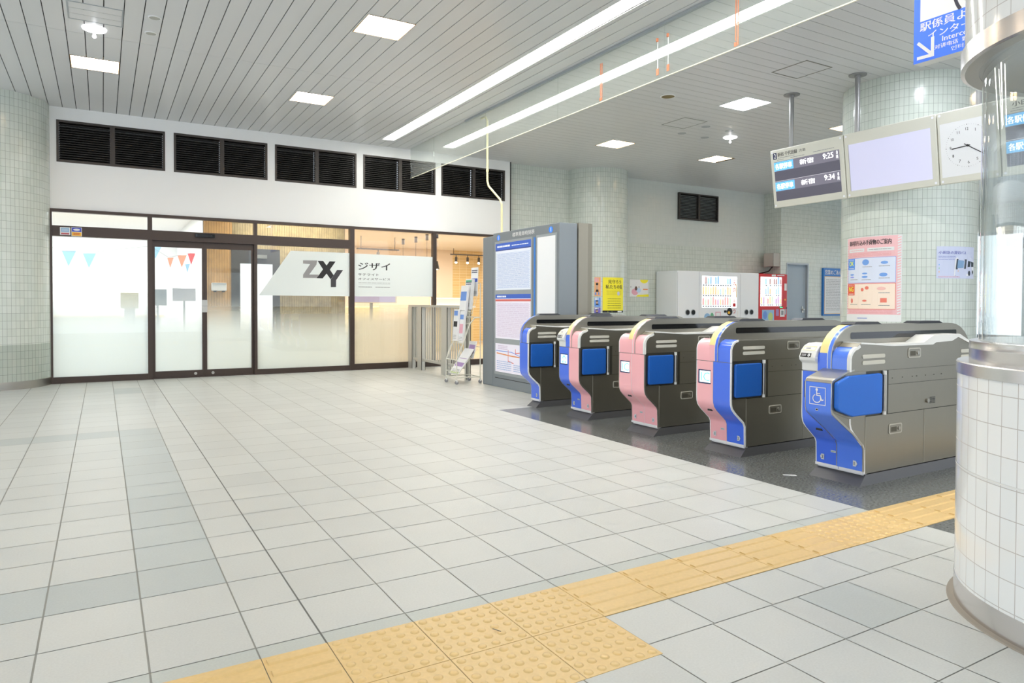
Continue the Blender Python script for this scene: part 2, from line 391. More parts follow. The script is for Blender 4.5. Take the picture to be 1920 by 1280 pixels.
# ---- floor: every tile is a thin raised quad over a grout bed
def make_floor():
    mb = MB(); mb.face([(-7,-6,-.0015),(20,-6,-.0015),(20,YS+.05,-.0015),(-7,YS+.05,-.0015)], GROUT)
    xs = [X0+.3*k for k in range(0, 66)]; xs = [-7.0+0] + sorted([X0-.2057-.3012*k for k in range(0, 25)]) + xs
    xs = sorted(set(round(x, 4) for x in xs if x >= -7))
    ys_up = [Y0, Y0+S] + [Y0+S+D*k for k in range(1, 30)] + [YS+.05]
    ys_dn = [1.9401, 1.71, 1.4125, 1.115] + [1.115-.3*k for k in range(1, 25)]
    base = (lin(194), lin(196), lin(192))
    gap = .0022
    rnd = random.Random(3)
    holes = [(3.54, -1.2, 5.9, 6.29)]
    def emit(x0, y0, x1, y1, c, g=gap):
        for a, b, c2, d in rects_minus([(x0+g, y0+g, x1-g, y1-g)], holes):
            mb.face([(a,b,0),(c2,b,0),(c2,d,0),(a,d,0)], FLOOR, col=c)
    def tint(x, y, rnd):
        k = 1+rnd.uniform(-.035, .03); blue = 0
        dk = False
        if .1 < x < .4167 and 2.9 < y < 6.8: dk = True            # bluish grey border column
        if x < .4167 and 2.92 < y < 3.22: dk = True               # bluish grey border rows
        if x < .1 and 6.65 < y < 6.95: dk = True
        if .1 < x < .42 and 9.6 < y < 10.3: dk = True
        c = base
        if dk: c = (lin(178), lin(184), lin(182)); k = 1+rnd.uniform(-.04, .04)
        elif y < 1.71 and rnd.random() < .18: c = (lin(190), lin(192), lin(187))
        elif x < -.8 or rnd.random() < .03: c = (lin(196), lin(198), lin(194))
        return tuple(v*k for v in c)
    for j in range(len(ys_up)-1):
        y0, y1 = ys_up[j], ys_up[j+1]
        if y1 <= y0: continue
        for i in range(len(xs)-1):
            c = tint((xs[i]+xs[i+1])/2, (y0+y1)/2, rnd)
            if j == 0: c = (lin(184), lin(189), lin(184))
            g = .0035 if abs(xs[i]-X0) < .01 else gap
            w = .0009 if xs[i+1] <= X0-.19 else 0
            emit(xs[i]+w, y0, xs[i+1]-w, y1, c, gap)
    xs2 = sorted([2.256+.3*k for k in range(0, 50)] + [2.1124-.3*k for k in range(0, 31)])
    for j in range(len(ys_dn)-1):
        y1, y0 = ys_dn[j], ys_dn[j+1]; X_ = xs if j == 0 else xs2
        for i in range(len(X_)-1):
            cx = (X_[i]+X_[i+1])/2
            c = tint(cx, (y0+y1)/2, rnd)
            if j == 1 and 2.256 < cx < 2.556: c = (lin(182), lin(187), lin(184))
            emit(X_[i], y0, X_[i+1], y1, c)
    o = mb.build('floor', kind='structure')
    g = MB()
    for a, b, c2, d in rects_minus([(3.54,-1.2,5.9,6.29)], [(3.5, 1.9401, 6.0, 2.2401)]):
        g.face([(a,b,.0),(c2,b,0),(c2,d,0),(a,d,0)], GRAN)
    g.build('granite_floor', kind='structure')
    # expansion joint: dark sealant line
    j = MB(); j.box(X0-.0028, Y0, -.001, X0+.0028, YS-.05, .0006, DGROUT); j.build('trim_1', kind='structure')
make_floor()

# ---- tactile paving
def tactile():
    mb = MB(); nb = 0
    def base(x0, y0, x1, y1):
        mb.box(x0+.0015, y0+.0015, -.001, x1-.0015, y1-.0015, .0018, YEL)
    def dots(x0, y0, x1, y1):
        base(x0, y0, x1, y1)
        for i in range(6):
            for j in range(6):
                cx = x0+(i+.5)*(x1-x0)/6; cy = y0+(j+.5)*(y1-y0)/6
                mb.lathe((cx, cy), [(.0155,.0018),(.0125,.0052),(.009,.0064),(0,.0066)], YEL, 12)
    def bars(x0, y0, x1, y1):
        base(x0, y0, x1, y1); e = .012
        for j in range(4):
            cy = y0+(j+.5)*(y1-y0)/4
            mb.prism([(cy-.019,.0018),(cy-.012,.0066),(cy+.012,.0066),(cy+.019,.0018)], x0+e, x1-e, YEL, 'yz')
    A, B = 1.9401, 2.2401
    for k in range(3): dots(X0+.3*k, A, X0+.3*(k+1), B); dots(X0+.3*k, A-.3, X0+.3*(k+1), A)
    bars(X0-.2057, A, X0, B)
    for k in range(12): bars(X0-.2057-.3012*(k+1), A, X0-.2057-.3012*k, B)
    xx = X0+.9
    while xx < 2.9: bars(xx, A, min(xx+.3, 2.9401), B) if xx+.3 < 2.95 else bars(xx, A, 2.94, B); xx += .3
    dots(2.94, A, 3.24, B); dots(3.24, A, 3.54, B)
    for k in range(8): bars(3.54+.3*k, A, 3.84+.3*k, B)
    mb.build('tactile_paving', kind='structure')
tactile()

# ---- ceiling of metal strips with real gaps, holes at the fittings
SQ = [(-.05,9.01,'w'),(-.05,6.385,'w'),(2.325,6.385,'w'),(2.325,9.06,'w'),(7.265,9.06,'w'),(7.255,6.37,'c'),(9.57,9.05,'w'),(9.55,6.38,'w'),
      (2.325,3.7,'w'),(-.05,3.7,'w'),(7.255,3.7,'c'),(9.55,3.7,'w'),(-.05,1.0,'w'),(7.255,1.0,'c'),(12.2,9.05,'w'),(12.2,6.38,'w'),(14.5,9.0,'w'),(14.5,6.38,'w'),(12.2,3.7,'w'),(-2.4,6.385,'w'),(-2.4,3.7,'w'),(-2.4,1.0,'w')]
LONG = [(3.87, 4.06), (4.93, 5.12)]
XB = 4.52
def make_ceiling():
    mb = MB(); g = MB()
    g.face([(-7,-6,ZC+.03),(-7,YS+.3,ZC+.03),(XB,YS+.3,ZC+.03),(XB,-6,ZC+.03)], DARK)
    g.face([(XB,-6,ZC+.03),(XB,YS+.3,ZC+.03),(20,YS+.3,ZC+.03),(20,-6,ZC+.03)], GAPG)
    holes = [(x-.225,y-.225,x+.225,y+.225) for x,y,_ in SQ] + [(a,-3,b,10.7) for a,b in LONG]
    rs = []
    k = -40
    for k in range(-40, 40):
        a = -.916+.1575*k; b = a+.1575
        if a > XB: break
        if b < -7: continue
        b = min(b, XB)
        for y0, y1 in ((-6,.0),(0,4.02),(4.02,8.03),(8.03,YS+.1)):
            rs.append((a+.004, y0+.002, b-.004, y1-.002, 0))
    for k in range(0, 130):
        a = -6+.15*k
        if a > YS+.1: break
        sh = (k % 2)*0
        for x0, x1 in ((XB,8.47),(8.47,11.8),(11.8,20)):
            rs.append((x0+.002, a+.003, x1-.002, min(a+.147, YS+.15), 1))
    for r in rs:
        for a, b, c, d in rects_minus([r[:4]], holes):
            mb.face([(a,b,ZC),(a,d,ZC),(c,d,ZC),(c,b,ZC)], CEIL)
            for (p, q) in (((a,b),(a,d)),((c,b),(c,d)),((a,b),(c,b)),((a,d),(c,d))):
                mb.face([(*p,ZC),(*q,ZC),(*q,ZC+.012),(*p,ZC+.012)], CEIL)
    mb.build('ceiling', kind='structure')
    gb = MB()
    for (x0, x1, mt) in ((-7, XB, DARK), (XB, 20, GAPG)):
        for a, b, c, d in rects_minus([(x0,-6,x1,YS+.3)], holes): gb.face([(a,b,ZC+.03),(a,d,ZC+.03),(c,d,ZC+.03),(c,b,ZC+.03)], mt)
    gb.face([(-7,-6,ZC+.35),(-7,YS+.3,ZC+.35),(20,YS+.3,ZC+.35),(20,-6,ZC+.35)], DARK)
    gb.build('ceiling_void', kind='structure')
make_ceiling()

# ---- recessed square lamps
EW = M('lamp_warm', (255,250,240), .5, emis=LAMP_WARM); EC = M('lamp_cool', (244,248,255), .5, emis=LAMP_WHITE)
EL = M('lamp_long', (255,252,244), .5, emis=LAMP_LONG)
LWARM = M('lamp_side', (250,222,180), .4); LWHT = M('lamp_side_white', (240,240,240), .4); BRIM = M('lamp_rim', (170,140,104), .4)
def square_lamp(kind):
    r = empty('ceiling_light', (0,0,ZC), '', 'ceiling light')
    side = LWARM if kind == 'w' else LWHT; h = .225; b = MB(); z0 = ZC-.004; z1 = ZC+.11
    for p, q in (((-h,-h),(h,-h)),((h,-h),(h,h)),((h,h),(-h,h)),((-h,h),(-h,-h))):
        b.face([(*p,z0),(*q,z0),(*q,z1),(*p,z1)], side)
    b.build('recess_box', r)
    f = MB(); t = .008; rim = BRIM if kind == 'w' else LWHT
    f.box(-h-t,-h-t,z0,h+t,-h,ZC+.004,rim).box(-h-t,h,z0,h+t,h+t,ZC+.004,rim).box(-h-t,-h,z0,-h,h,ZC+.004,rim).box(h,-h,z0,h+t,h,ZC+.004,rim); f.build('rim', r)
    e = MB(); zz = z1-.01 if kind == 'w' else ZC+.006
    e.face([(-h,-h,zz),(-h,h,zz),(h,h,zz),(h,-h,zz)], EW if kind == 'w' else EC); e.build('diffuser', r)
    return r
protos = {'w': square_lamp('w'), 'c': square_lamp('c')}; used = set()
names = {0:'leftmost square ceiling lamp above the louvered band, beside left tiled pillar',2:'large square warm lamp in the slatted ceiling, nearest one left of long lamps',
 3:'square warm lamp between left pillar lamp and far end of long lamps',4:'small square warm lamp above the tiled back pillar',5:'brightest cool white square lamp near the departure board poles',
 6:'square warm lamp above the dark louver on the tiled wall',7:'square warm lamp half hidden by the big pillar by the board'}
for i, (x, y, k) in enumerate(SQ):
    L = names.get(i, 'added square ceiling lamp outside the main view, for lighting')  # lamps without a names entry are unseen, added to light the concourse
    if k not in used:
        used.add(k); o = protos[k]; o.location = (x, y, 0)
        for c in o.children: pass
        o.location = (x, y, ZC); o['label'] = L
    else: o = copy_tree(protos[k], (x, y, ZC), L)
    o['group'] = 'square ceiling lamps' if i in names else 'added square ceiling lamps out of view'
# ---- long continuous lamps: ten 1.17 m units each
for n, (a, b) in enumerate(LONG):
    r = empty('linear_ceiling_light', ((a+b)/2, 4, ZC), ('long continuous lamp line left of the hanging glass screen','long continuous lamp line seen through the hanging glass screen')[n], 'ceiling light', 'long ceiling lamp lines')
    h = MB(); z1 = ZC+.05
    for p, q in (((a,-3),(b,-3)),((b,-3),(b,10.7)),((b,10.7),(a,10.7)),((a,10.7),(a,-3))): h.face([(*p,ZC-.003),(*q,ZC-.003),(*q,z1+.02),(*p,z1+.02)], LWHT)
    h.face([(a,-3,z1+.02),(a,10.7,z1+.02),(b,10.7,z1+.02),(b,-3,z1+.02)], LWHT); h.build('housing', r)
    y = 10.66
    while y > -2.5:
        t = MB(); t.box(a+.012, y-1.1, ZC+.004, b-.012, y, ZC+.03, EL); t.build('light_tube', r)
        y -= 1.172
# ---- hatches, speakers, sprinklers, domes
def hatch(x0, y0, x1, y1, lab, m):
    o = MB(); t = .012; z = ZC-.0035
    for q in ((x0,y0,x1,y0+t),(x0,y1-t,x1,y1),(x0,y0+t,x0+t,y1-t),(x1-t,y0+t,x1,y1-t)): o.box(q[0],q[1],z,q[2],q[3],ZC+.001,m)
    e = empty('ceiling_hatch', ((x0+x1)/2,(y0+y1)/2,ZC), lab, 'hatch', 'ceiling access hatches'); o.build('hatch_frame', e)
    p = MB()
    for k in range(3):
        p.box(x0+t+.003, y0+t+(y1-y0-2*t)*k/3+.004, ZC-.0025, x1-t-.003, y0+t+(y1-y0-2*t)*(k+1)/3-.004, ZC-.0005, CEIL)
    p.build('hatch_panel', e)
hatch(-.255,7.21,.185,7.655,'square access hatch beside the small bright sprinkler, top left', GREY2)
hatch(6.515,4.89,6.95,5.35,'square grey framed hatch between glass screen and board poles', M('hatch_grey',(128,126,116),.5))
hatch(7.05,7.25,7.49,7.73,'square access hatch beyond the round brown speaker', M('hatch_grey2',(146,148,142),.5))
def speaker(x, y, r, mt, lab, grp):
    e = empty('ceiling_speaker', (x,y,ZC), lab, 'ceiling speaker', grp)
    MB().lathe((x,y),[(r,ZC),(r,ZC-.006),(r*.86,ZC-.009),(r*.86,ZC-.004)],WHITE,32).build('bezel', e)
    MB().disc((x,y),ZC-.006,r*.87,mt,32).build('grille', e)
GR = M('grille_grey', (176,176,168), .6)
speaker(.433,7.24,.055,GR,'round grey ceiling plate nearer the top edge, of two plates','round grey ceiling plates')
speaker(.425,7.675,.055,GR,'round grey ceiling plate lower of the two at upper left','round grey ceiling plates')
speaker(6.155,6.63,.095,M('grille_brown',(124,108,66),.6),'round brown ceiling speaker with white rim','ceiling speakers')
for x, y, l in ((7.676,7.957,'first from left, lower'),(8.174,7.969,'beside the white dome'),(7.688,7.477,'nearest the hatch corner'),(8.172,7.474,'above the others')):
    MB().lathe((x,y),[(0,ZC-.004),(.06,ZC-.004),(.065,ZC)],GREY2,20).build('ceiling_plate', loc=(x,y,ZC), label='small grey round plate on the ceiling, '+l, cat='ceiling plate', group='small grey ceiling plates')
def sprinkler(x, y, lit, lab):
    e = empty('smoke_detector', (x,y,ZC), lab, 'ceiling sensor', 'small ceiling sensors')
    mt = M('glow_dome', (250,250,255), .4, emis=3.0) if lit else WHITE  # sensor is no lamp; emission only makes it look bright
    MB().lathe((x,y),[(.105,ZC),(.1,ZC-.012),(.07,ZC-.02),(0,ZC-.02)],mt,28).build('base_plate', e)
    MB().cyl((x,y,ZC-.02),(x,y,ZC-.07),.012,mt).ball((x,y,ZC-.075),.018,mt).build('sensor_stem', e)
sprinkler(-.048,7.83,True,'round ceiling sensor with stem and added glow at the upper left')
sprinkler(8.5,7.75,True,'white round ceiling dome with stem right of the grey plates')

# ---- hanging glass smoke screen
gs = empty('glass_smoke_screen', (4.5, 7, ZC), 'long clear glass screen hanging from ceiling beside the lamp line', 'glass screen')
ends = [11.06, 10.11, 6.65+1.75, 6.65, 4.9, 3.15, 1.4, -.35, -2.1]
for a, b in zip(ends, ends[1:]):
    MB().box(4.496, b+.003, 3.205, 4.504, a-.003, ZC-.015, GLASSG).build('glass_pane', gs)
MB().box(4.494, -2.1, 3.198, 4.506, 11.06, 3.207, GEDGE).build('bottom_edge', gs, label='pale lit bottom edge')
MB().box(4.485,-2.1,ZC-.03,4.515,9.0,ZC-.002,GREY2).build('top_rail', gs)
for yy in (5.83, 4.03, 2.6):
    MB().box(4.487,yy-.012,3.22,4.493,yy-.004,3.60,TAPE).box(4.487,yy+.012,3.26,4.493,yy+.02,3.60,TAPE).box(4.487,yy+.004,3.215,4.493,yy+.03,3.25,TAPE).build('rescue_strap', gs, label='orange brown strap')
for yy in (4.98, 4.84):
    MB().box(4.487,yy-.015,3.24,4.493,yy+.015,3.3,TAPE).box(4.489,yy-.003,3.3,4.493,yy+.003,3.55,WHITE).lathe((4.485,yy),[(.012,3.55),(.012,3.58),(0,3.58)],TAPE,10).build('hook_tag', gs, label='orange hook and square tag')

# ---- storefront band wall with louver holes
LV = [(-.517,.792),(.905,2.205),(2.316,3.608),(3.721,5.017),(5.128,6.412)]
wb = MB()
for a, b, c, d in rects_minus([(-.615,2.345,6.52,ZC)], [(x0,2.982,x1,3.545) for x0,x1 in LV]):
    wb.face([(a,YS-.05,b),(c,YS-.05,b),(c,YS-.05,d),(a,YS-.05,d)], WHITE)
for x0, x1 in LV:
    for p, q in (((x0,2.982),(x1,2.982)),((x1,2.982),(x1,3.545)),((x1,3.545),(x0,3.545)),((x0,3.545),(x0,2.982))):
        wb.face([(p[0],YS-.05,p[1]),(q[0],YS-.05,q[1]),(q[0],YS+.2,q[1]),(p[0],YS+.2,p[1])], WHITE)
wb.face([(-.615,YS-.05,2.345),(-.615,YS+.2,2.345),(6.52,YS+.2,2.345),(6.52,YS-.05,2.345)], WHITE)
wb.face([(6.52,YS-.05,2.345),(6.52,YS+.2,2.345),(6.52,YS+.2,ZC),(6.52,YS-.05,ZC)], BLACK)
wb.build('wall_front', kind='structure')
MB().box(6.52,YS-.05,0,6.545,YS+.06,ZC,BLACK).build('trim_2', kind='structure')
def louver(x0, x1, z0, z1, y, lab, grp='louvered vents above the shop front'):
    e = empty('louver_vent', ((x0+x1)/2, y, z0), lab, 'louver vent', grp)
    t = .03; f = MB()
    f.box(x0,y-.01,z0,x0+t,y+.05,z1,LOUVB).box(x1-t,y-.01,z0,x1,y+.05,z1,LOUVB).box(x0+t,y-.01,z0,x1-t,y+.05,z0+t,LOUVB).box(x0+t,y-.01,z1-t,x1-t,y+.05,z1,LOUVB)
    xm = (x0+x1)/2; f.box(xm-.03,y-.01,z0+t,xm+.03,y+.05,z1-t,LOUVB); f.build('frame', e)
    for a, b in ((x0+t, xm-.03),(xm+.03, x1-t)):
        s = MB(); n = int((z1-z0-2*t)/.031); h = (z1-z0-2*t)/n
        for k in range(n):
            zb = z0+t+k*h; s.raw([(a,y,zb),(b,y,zb),(b,y+.045,zb+h*.75),(a,y+.045,zb+h*.75),(a,y,zb+.007),(b,y,zb+.007),(b,y+.045,zb+h*.75+.007),(a,y+.045,zb+h*.75+.007)],
                [(0,3,2,1),(4,5,6,7),(0,1,5,4),(2,3,7,6),(1,2,6,5),(3,0,4,7)], LOUV)
        s.box(a,y+.07,z0+t,b,y+.08,z1-t,M('vent_back',(12,11,10),.9)); s.build('slat_panel', e)
for i, (x0, x1) in enumerate(LV):
    louver(x0, x1, 2.982, 3.545, YS-.045, ['dark double louver vent nearest the left tiled pillar','dark double louver vent, second from the left','dark double louver vent, middle of the five above the shop front',
        'dark double louver vent crossed by the hanging glass edge','dark double louver vent at the right end behind the cream pipe'][i])
louver(10.82, 12.01, 2.95, 3.53, 11.28, 'dark double louver vent high on the tiled back wall', 'louver vent on tiled wall')

# ---- storefront frame, panes and doors
YF = 11.2
fr = empty('trim_3', (3, YF, 0), kind='structure')
def bar(nm, x0, z0, x1, z1, y0=YF-.03, y1=YF+.06, mt=BRONZE, par=None): MB().box(x0,y0,z0,x1,y1,z1,mt).build(nm, par or fr)
bar('top_rail', -.615,2.31,6.5,2.352); bar('header_rail', -.57,1.985,3.49,2.125, YF-.04)
for a, b in ((-.615,-.572),(.56,.62),(2.0,2.045),(3.49,3.565),(4.965,5.025),(6.45,6.5)): bar('mullion', a, 0, b, 2.33, YF-.035)
bar('bottom_rail', -.572,0,.56,.085); bar('bottom_rail', 2.045,0,3.49,.08); bar('bottom_rail', 3.565,0,6.45,.098)
wn = 0
def pane(x0, z0, x1, z1, film=None):
    global wn; wn += 1
    e = empty('window_%d' % wn, ((x0+x1)/2, YF, z0), kind='structure')
    MB().box(x0,YF+.0,z0,x1,YF+.006,z1,GLASS).build('glass_pane', e)
    if film: MB().face([(x0,YF+.012,z0),(x1,YF+.012,z0),(x1,YF+.012,z1),(x0,YF+.012,z1)], film).build('frosted_film', e)
    return e
pane(-.572,2.125,.56,2.31); pane(.62,2.125,2.0,2.31); pane(2.045,2.125,3.49,2.31)
pane(-.572,.085,.56,1.985,mat_frost('frost_a',.7,1.45)); w5 = pane(2.045,.08,3.49,1.985,mat_frost('frost_c',.45,1.15)); w6 = pane(3.565,.098,4.965,2.31,mat_frost('frost_d',.75,1.15,(240,232,216)))
pane(5.025,.098,6.45,2.31)
# white sign band on the glass with the shop lettering
b = MB(); b.face([(2.07,YF-.002,1.212),(3.49,YF-.002,1.208),(3.49,YF-.002,1.915),(2.55,YF-.002,1.915)], BANDF); b.build('sign_band', w5, label='white vinyl band on glass')
b = MB(); b.face([(3.565,YF-.002,1.208),(4.965,YF-.002,1.215),(4.965,YF-.002,1.905),(3.565,YF-.002,1.91)], BANDF); b.build('sign_band', w6, label='white vinyl band on glass')
p = Pan((0,YF-.003,0),(1,0,0),(0,0,1),(0,-1,0))
p.poly([(2.741,1.77),(2.962,1.776),(2.951,1.709),(2.838,1.549),(2.988,1.55),(2.961,1.497),(2.741,1.494),(2.741,1.544),(2.852,1.715),(2.741,1.72)], M('letter_grey',(150,148,148),.5), 1)
p.poly([(2.971,1.771),(3.059,1.772),(3.113,1.701),(3.162,1.769),(3.259,1.768),(3.167,1.635),(3.228,1.547),(3.18,1.479),(3.113,1.571),(3.05,1.492),(2.954,1.494),(3.056,1.637)], INK, 2)
p.poly([(3.228,1.547),(3.284,1.634),(3.382,1.634),(3.268,1.467),(3.266,1.357),(3.182,1.355),(3.182,1.477)], M('letter_dark',(62,60,64),.5), 3)
p.build('shop_lettering', w5)
p = Pan((0,YF-.003,0),(1,0,0),(0,0,1),(0,-1,0))
p.text('ジザイ',3.635,1.645,4.188,1.767,INK,1,.02).text('サテライト',3.635,1.551,3.988,1.589,INK,1,.01).text('オフィスサービス',3.635,1.481,4.188,1.516,INK,1,.01)
p.tiny(3.64,1.43,4.188,1.44,INKG,1,1,.6,3).rect(3.64,1.41,4.188,1.412,INKG).tiny(3.64,1.355,3.87,1.375,INKG,1,1,.5,4).tiny(3.93,1.355,4.188,1.375,INKG,1,1,.5,5)
p.build('shop_lettering', w6)
# sliding doors
bar('door_track', .62,1.95,2.0,1.99, YF+.03, YF+.06); bar('threshold', .62,0,2.0,.013, YF-.01, YF+.06)
for n, (x0, x1) in enumerate(((.622,1.306),(1.308,2.0))):
    e = empty('door_%d' % (n+1), ((x0+x1)/2, YF+.01, 0), kind='structure')
    f = MB(); y0, y1 = YF+.012-.02*0, YF+.045
    f.box(x0,y0,.012,x0+.032,y1,1.965,BRONZE).box(x1-.032,y0,.012,x1,y1,1.965,BRONZE).box(x0+.032,y0,1.895,x1-.032,y1,1.965,BRONZE).box(x0+.032,y0,.012,x1-.032,y1,.105,BRONZE)
    f.build('door_frame', e)
    MB().box(x0+.032,YF+.02,.105,x1-.032,YF+.026,1.895,GLASS).build('glass_pane', e)
    MB().face([(x0+.032,YF+.032,.105),(x1-.032,YF+.032,.105),(x1-.032,YF+.032,1.895),(x0+.032,YF+.032,1.895)], mat_frost('frost_door%d'%n,.6+.0*n,1.25)).build('frosted_film', e)
    hx = x1-.032 if n == 0 else x0
    MB().box(hx+.001,YF-.012,.955,hx+.036,YF+.012,1.137,STEEL2).box(hx+.001,YF-.014,1.045,hx+.036,YF-.011,1.052,INKG).build('pull_handle', e, label='silver pull handle')
    cx = x1-.125 if n == 0 else x0+.11
    MB().cyl((cx,YF+.012,.056),(cx,YF+.004,.056),.021,STEEL2,20).build('lock_disc', e, label='round silver floor lock')
MB().box(1.175,YF-.09,2.05,1.44,YF-.04,2.105,GLOSSB).box(1.2,YF-.094,2.062,1.415,YF-.089,2.09,BLACK).cyl((1.39,YF-.094,2.078),(1.39,YF-.098,2.078),.008,INKG).build('door_sensor', loc=(1.3,YF-.06,2.05), label='slim black sensor bar above the sliding doors', cat='door sensor', bevel=.006)
p = Pan((0,YF-.041,0),(1,0,0),(0,0,1),(0,-1,0)); p.rect(-.482,2.0,-.365,2.105,PAPER,1)
SKY = M('sticker_sky',(150,190,225),.4); ORG = M('orange',(246,190,60),.4)
p.rect(-.47,2.04,-.378,2.095,SKY,2).rect(-.47,2.008,-.378,2.03,M('sticker_red',(190,90,100),.4),2).tiny(-.46,2.05,-.39,2.085,PAPER,3,3,.4)
e = MB(); o = p.mb.build('sticker', loc=(-.42,YF-.041,2.0), label='pale blue and red sticker left of the blue one on the header', cat='sticker', group='stickers on the header')
p = Pan((0,YF-.041,0),(1,0,0),(0,0,1),(0,-1,0)); p.rect(-.352,1.99,-.232,2.11,PAPER,1).rect(-.347,2.05,-.237,2.105,M('sticker_blue',(60,70,190),.4),2).rect(-.347,1.995,-.237,2.045,ORG,2)
p.ell(-.292,2.078,.04,.014,PAPER,3).tiny(-.33,2.003,-.255,2.037,RUBY,3,2,.5)
p.mb.build('sticker', loc=(-.29,YF-.041,2.0), label='blue and yellow sticker right of the pale one on the header', cat='sticker', group='stickers on the header')

# ---- rooms behind the glass
def wall(nm, pts, mt, uv=None): MB2 = MB(); MB2.face(pts, mt, uv=uv); return MB2.build(nm, kind='structure')
WR = M('room_white',(240,240,240),.6)
HC = 2.6
wall('wall_shop_back', [(-5,17,0),(1.42,17,0),(1.42,17,HC),(-5,17,HC)], WR)
wall('wall_shop_left', [(-5,YS+.2,0),(-5,17,0),(-5,17,HC),(-5,YS+.2,HC)], WR)
wall('wall_shop_divider', [(1.42,12.3,0),(1.42,17,0),(1.42,17,HC),(1.42,12.3,HC)], WR)
wall('wall_cafe_left', [(3.75,12.3,0),(3.75,18,0),(3.75,18,HC),(3.75,12.3,HC)], ORANGEW)
wall('wall_cafe_back', [(3.75,18,0),(8.6,18,0),(8.6,18,HC),(3.75,18,HC)], ORANGEW)
wall('wall_cafe_brick', [(8.6,18,0),(12,18,0),(12,18,HC),(8.6,18,HC)], BRICK, uv=[(0,0),(3.4,0),(3.4,HC),(0,HC)])
wall('wall_cafe_right', [(12,YS+.3,0),(12,18,0),(12,18,HC),(12,YS+.3,HC)], ORANGEW)
wall('floor_shop', [(-5,YS+.05,-.002),(1.42,YS+.05,-.002),(1.42,17,-.002),(-5,17,-.002)], M('shop_floor',(196,190,180),.5))
wall('floor_cafe', [(1.42,YS+.05,-.002),(12,YS+.05,-.002),(12,18,-.002),(1.42,18,-.002)], M('cafe_floor',(190,170,140),.5))
wall('ceiling_shop', [(-5,YS+.1,HC),(1.42,YS+.1,HC),(1.42,17,HC),(-5,17,HC)], WR)
wall('ceiling_cafe', [(1.42,YS+.1,HC),(12,YS+.1,HC),(12,18,HC),(1.42,18,HC)], M('cafe_ceiling',(240,232,222),.6))
# wood slatted partition with dark glazed door
ws = MB()
for k in range(58):
    a = 1.42+.04*k
    if 1.84 < a < 2.62: ws.box(a,12.3,2.0,a+.037,12.33,HC,WOODS)
    elif a < 1.84: ws.box(a,12.3,0,a+.037,12.33,HC,WOOD)
    else: ws.box(a,12.3,0,a+.037,12.33,HC,WOODS)
ws.box(1.42,12.33,0,1.84,12.36,HC,WOODS).box(2.62,12.33,0,3.75,12.36,HC,WOODS); ws.build('wall_wood_partition', kind='structure')
dd = empty('door_3', (2.23,12.3,0), kind='structure'); DKD = M('dark_door',(58,58,62),.4)
MB().box(1.84,12.29,0,1.98,12.33,2.0,DKD).box(2.5,12.29,0,2.62,12.33,2.0,DKD).box(1.98,12.29,1.75,2.5,12.33,2.0,DKD).box(1.98,12.29,0,2.5,12.33,.25,DKD).build('door_frame', dd)
MB().box(1.98,12.3,.25,2.5,12.31,1.75,M('door_reflection',(238,240,244),.2,emis=.5)).build('glass_reflection', dd)  # bright reflection in the door glass, painted with emission
MB().box(2.15,12.24,1.84,2.4,12.29,1.9,STEEL2).build('door_closer', dd)
t = empty('wall_dispenser', (1.64,12.25,1.3), 'small white box unit hung on the wood panel behind the sliding door', 'wall unit')
MB().box(1.535,12.2,1.29,1.755,12.3,1.42,WHITE).build('case', t, bevel=.01); MB().box(1.54,12.19,1.40,1.75,12.2,1.415,GREY2).box(1.56,12.2,1.27,1.6,12.26,1.29,BLACK).box(1.69,12.2,1.27,1.73,12.26,1.29,BLACK).build('bracket', t)
# counter, boxes and hanging lights inside the left room
MB().box(-2.2,13.9,0,.9,14.5,.83,WR).box(-2.25,13.85,.83,.95,14.55,.87,M('counter_top',(230,205,160),.5)).box(-2.1,13.88,.55,-.9,13.9,.8,M('pale_blue',(170,205,240),.5)).box(-.9,13.88,.55,.3,13.9,.8,M('pale_yellow',(240,228,180),.5)).build('counter', loc=(-.6,14.2,0), label='long white counter with pastel front behind left frosted glass', cat='counter')
MB().box(.25,12.6,1.0,.5,12.75,1.25,M('kraft',(196,186,150),.6)).box(.3,12.58,.0,.45,12.6,1.0,INKG).build('notice_stand', loc=(.4,12.6,0), label='olive notice board on a stand behind the left fixed pane', cat='notice stand')
MB().box(.62,12.0,1.05,.86,12.02,1.3,GREY2).box(.72,12.0,0,.75,12.02,1.05,GREY2).build('notice_stand', loc=(.74,12,0), label='tall grey paper stand, left behind the first sliding door', cat='notice stand')
MB().box(.95,12.1,1.12,1.28,12.12,1.32,M('slate',(206,208,216),.6)).box(1.1,12.1,0,1.13,12.12,1.12,GREY2).build('notice_stand', loc=(1.1,12.1,0), label='wide slate grey paper stand, right behind the first sliding door', cat='notice stand')
PBL = M('pennant_blue',(150,198,226),.6); POR = M('pennant_orange',(238,150,112),.6); PRD = M('pennant_red',(226,70,70),.6)
pens = [(-.56,1.93,.2,.25,PBL,'blue','leftmost behind the left fixed pane'),(-.27,1.90,.19,.24,PBL,'blue','second behind the left fixed pane'),(.72,2.05,.17,.2,PBL,'blue','first behind the sliding door'),
        (.98,1.87,.1,.17,POR,'orange','left of the orange three'),(1.14,1.92,.15,.21,POR,'orange','middle of the orange three'),(1.3,1.96,.13,.2,PRD,'red orange','right of the orange three'),
        (1.26,1.77,.08,.15,PBL,'small blue','below the orange ones')]
for x, z, w, h, mt, cn, pos in pens:
    MB().prism([(x,z),(x+w,z+.01),(x+w*.45,z-h)],13.5,13.502,mt,'xz').build('pennant', loc=(x,13.5,z), label='%s triangle pennant on a string, %s' % (cn,pos), cat='pennant', group='bunting pennants behind the glass')
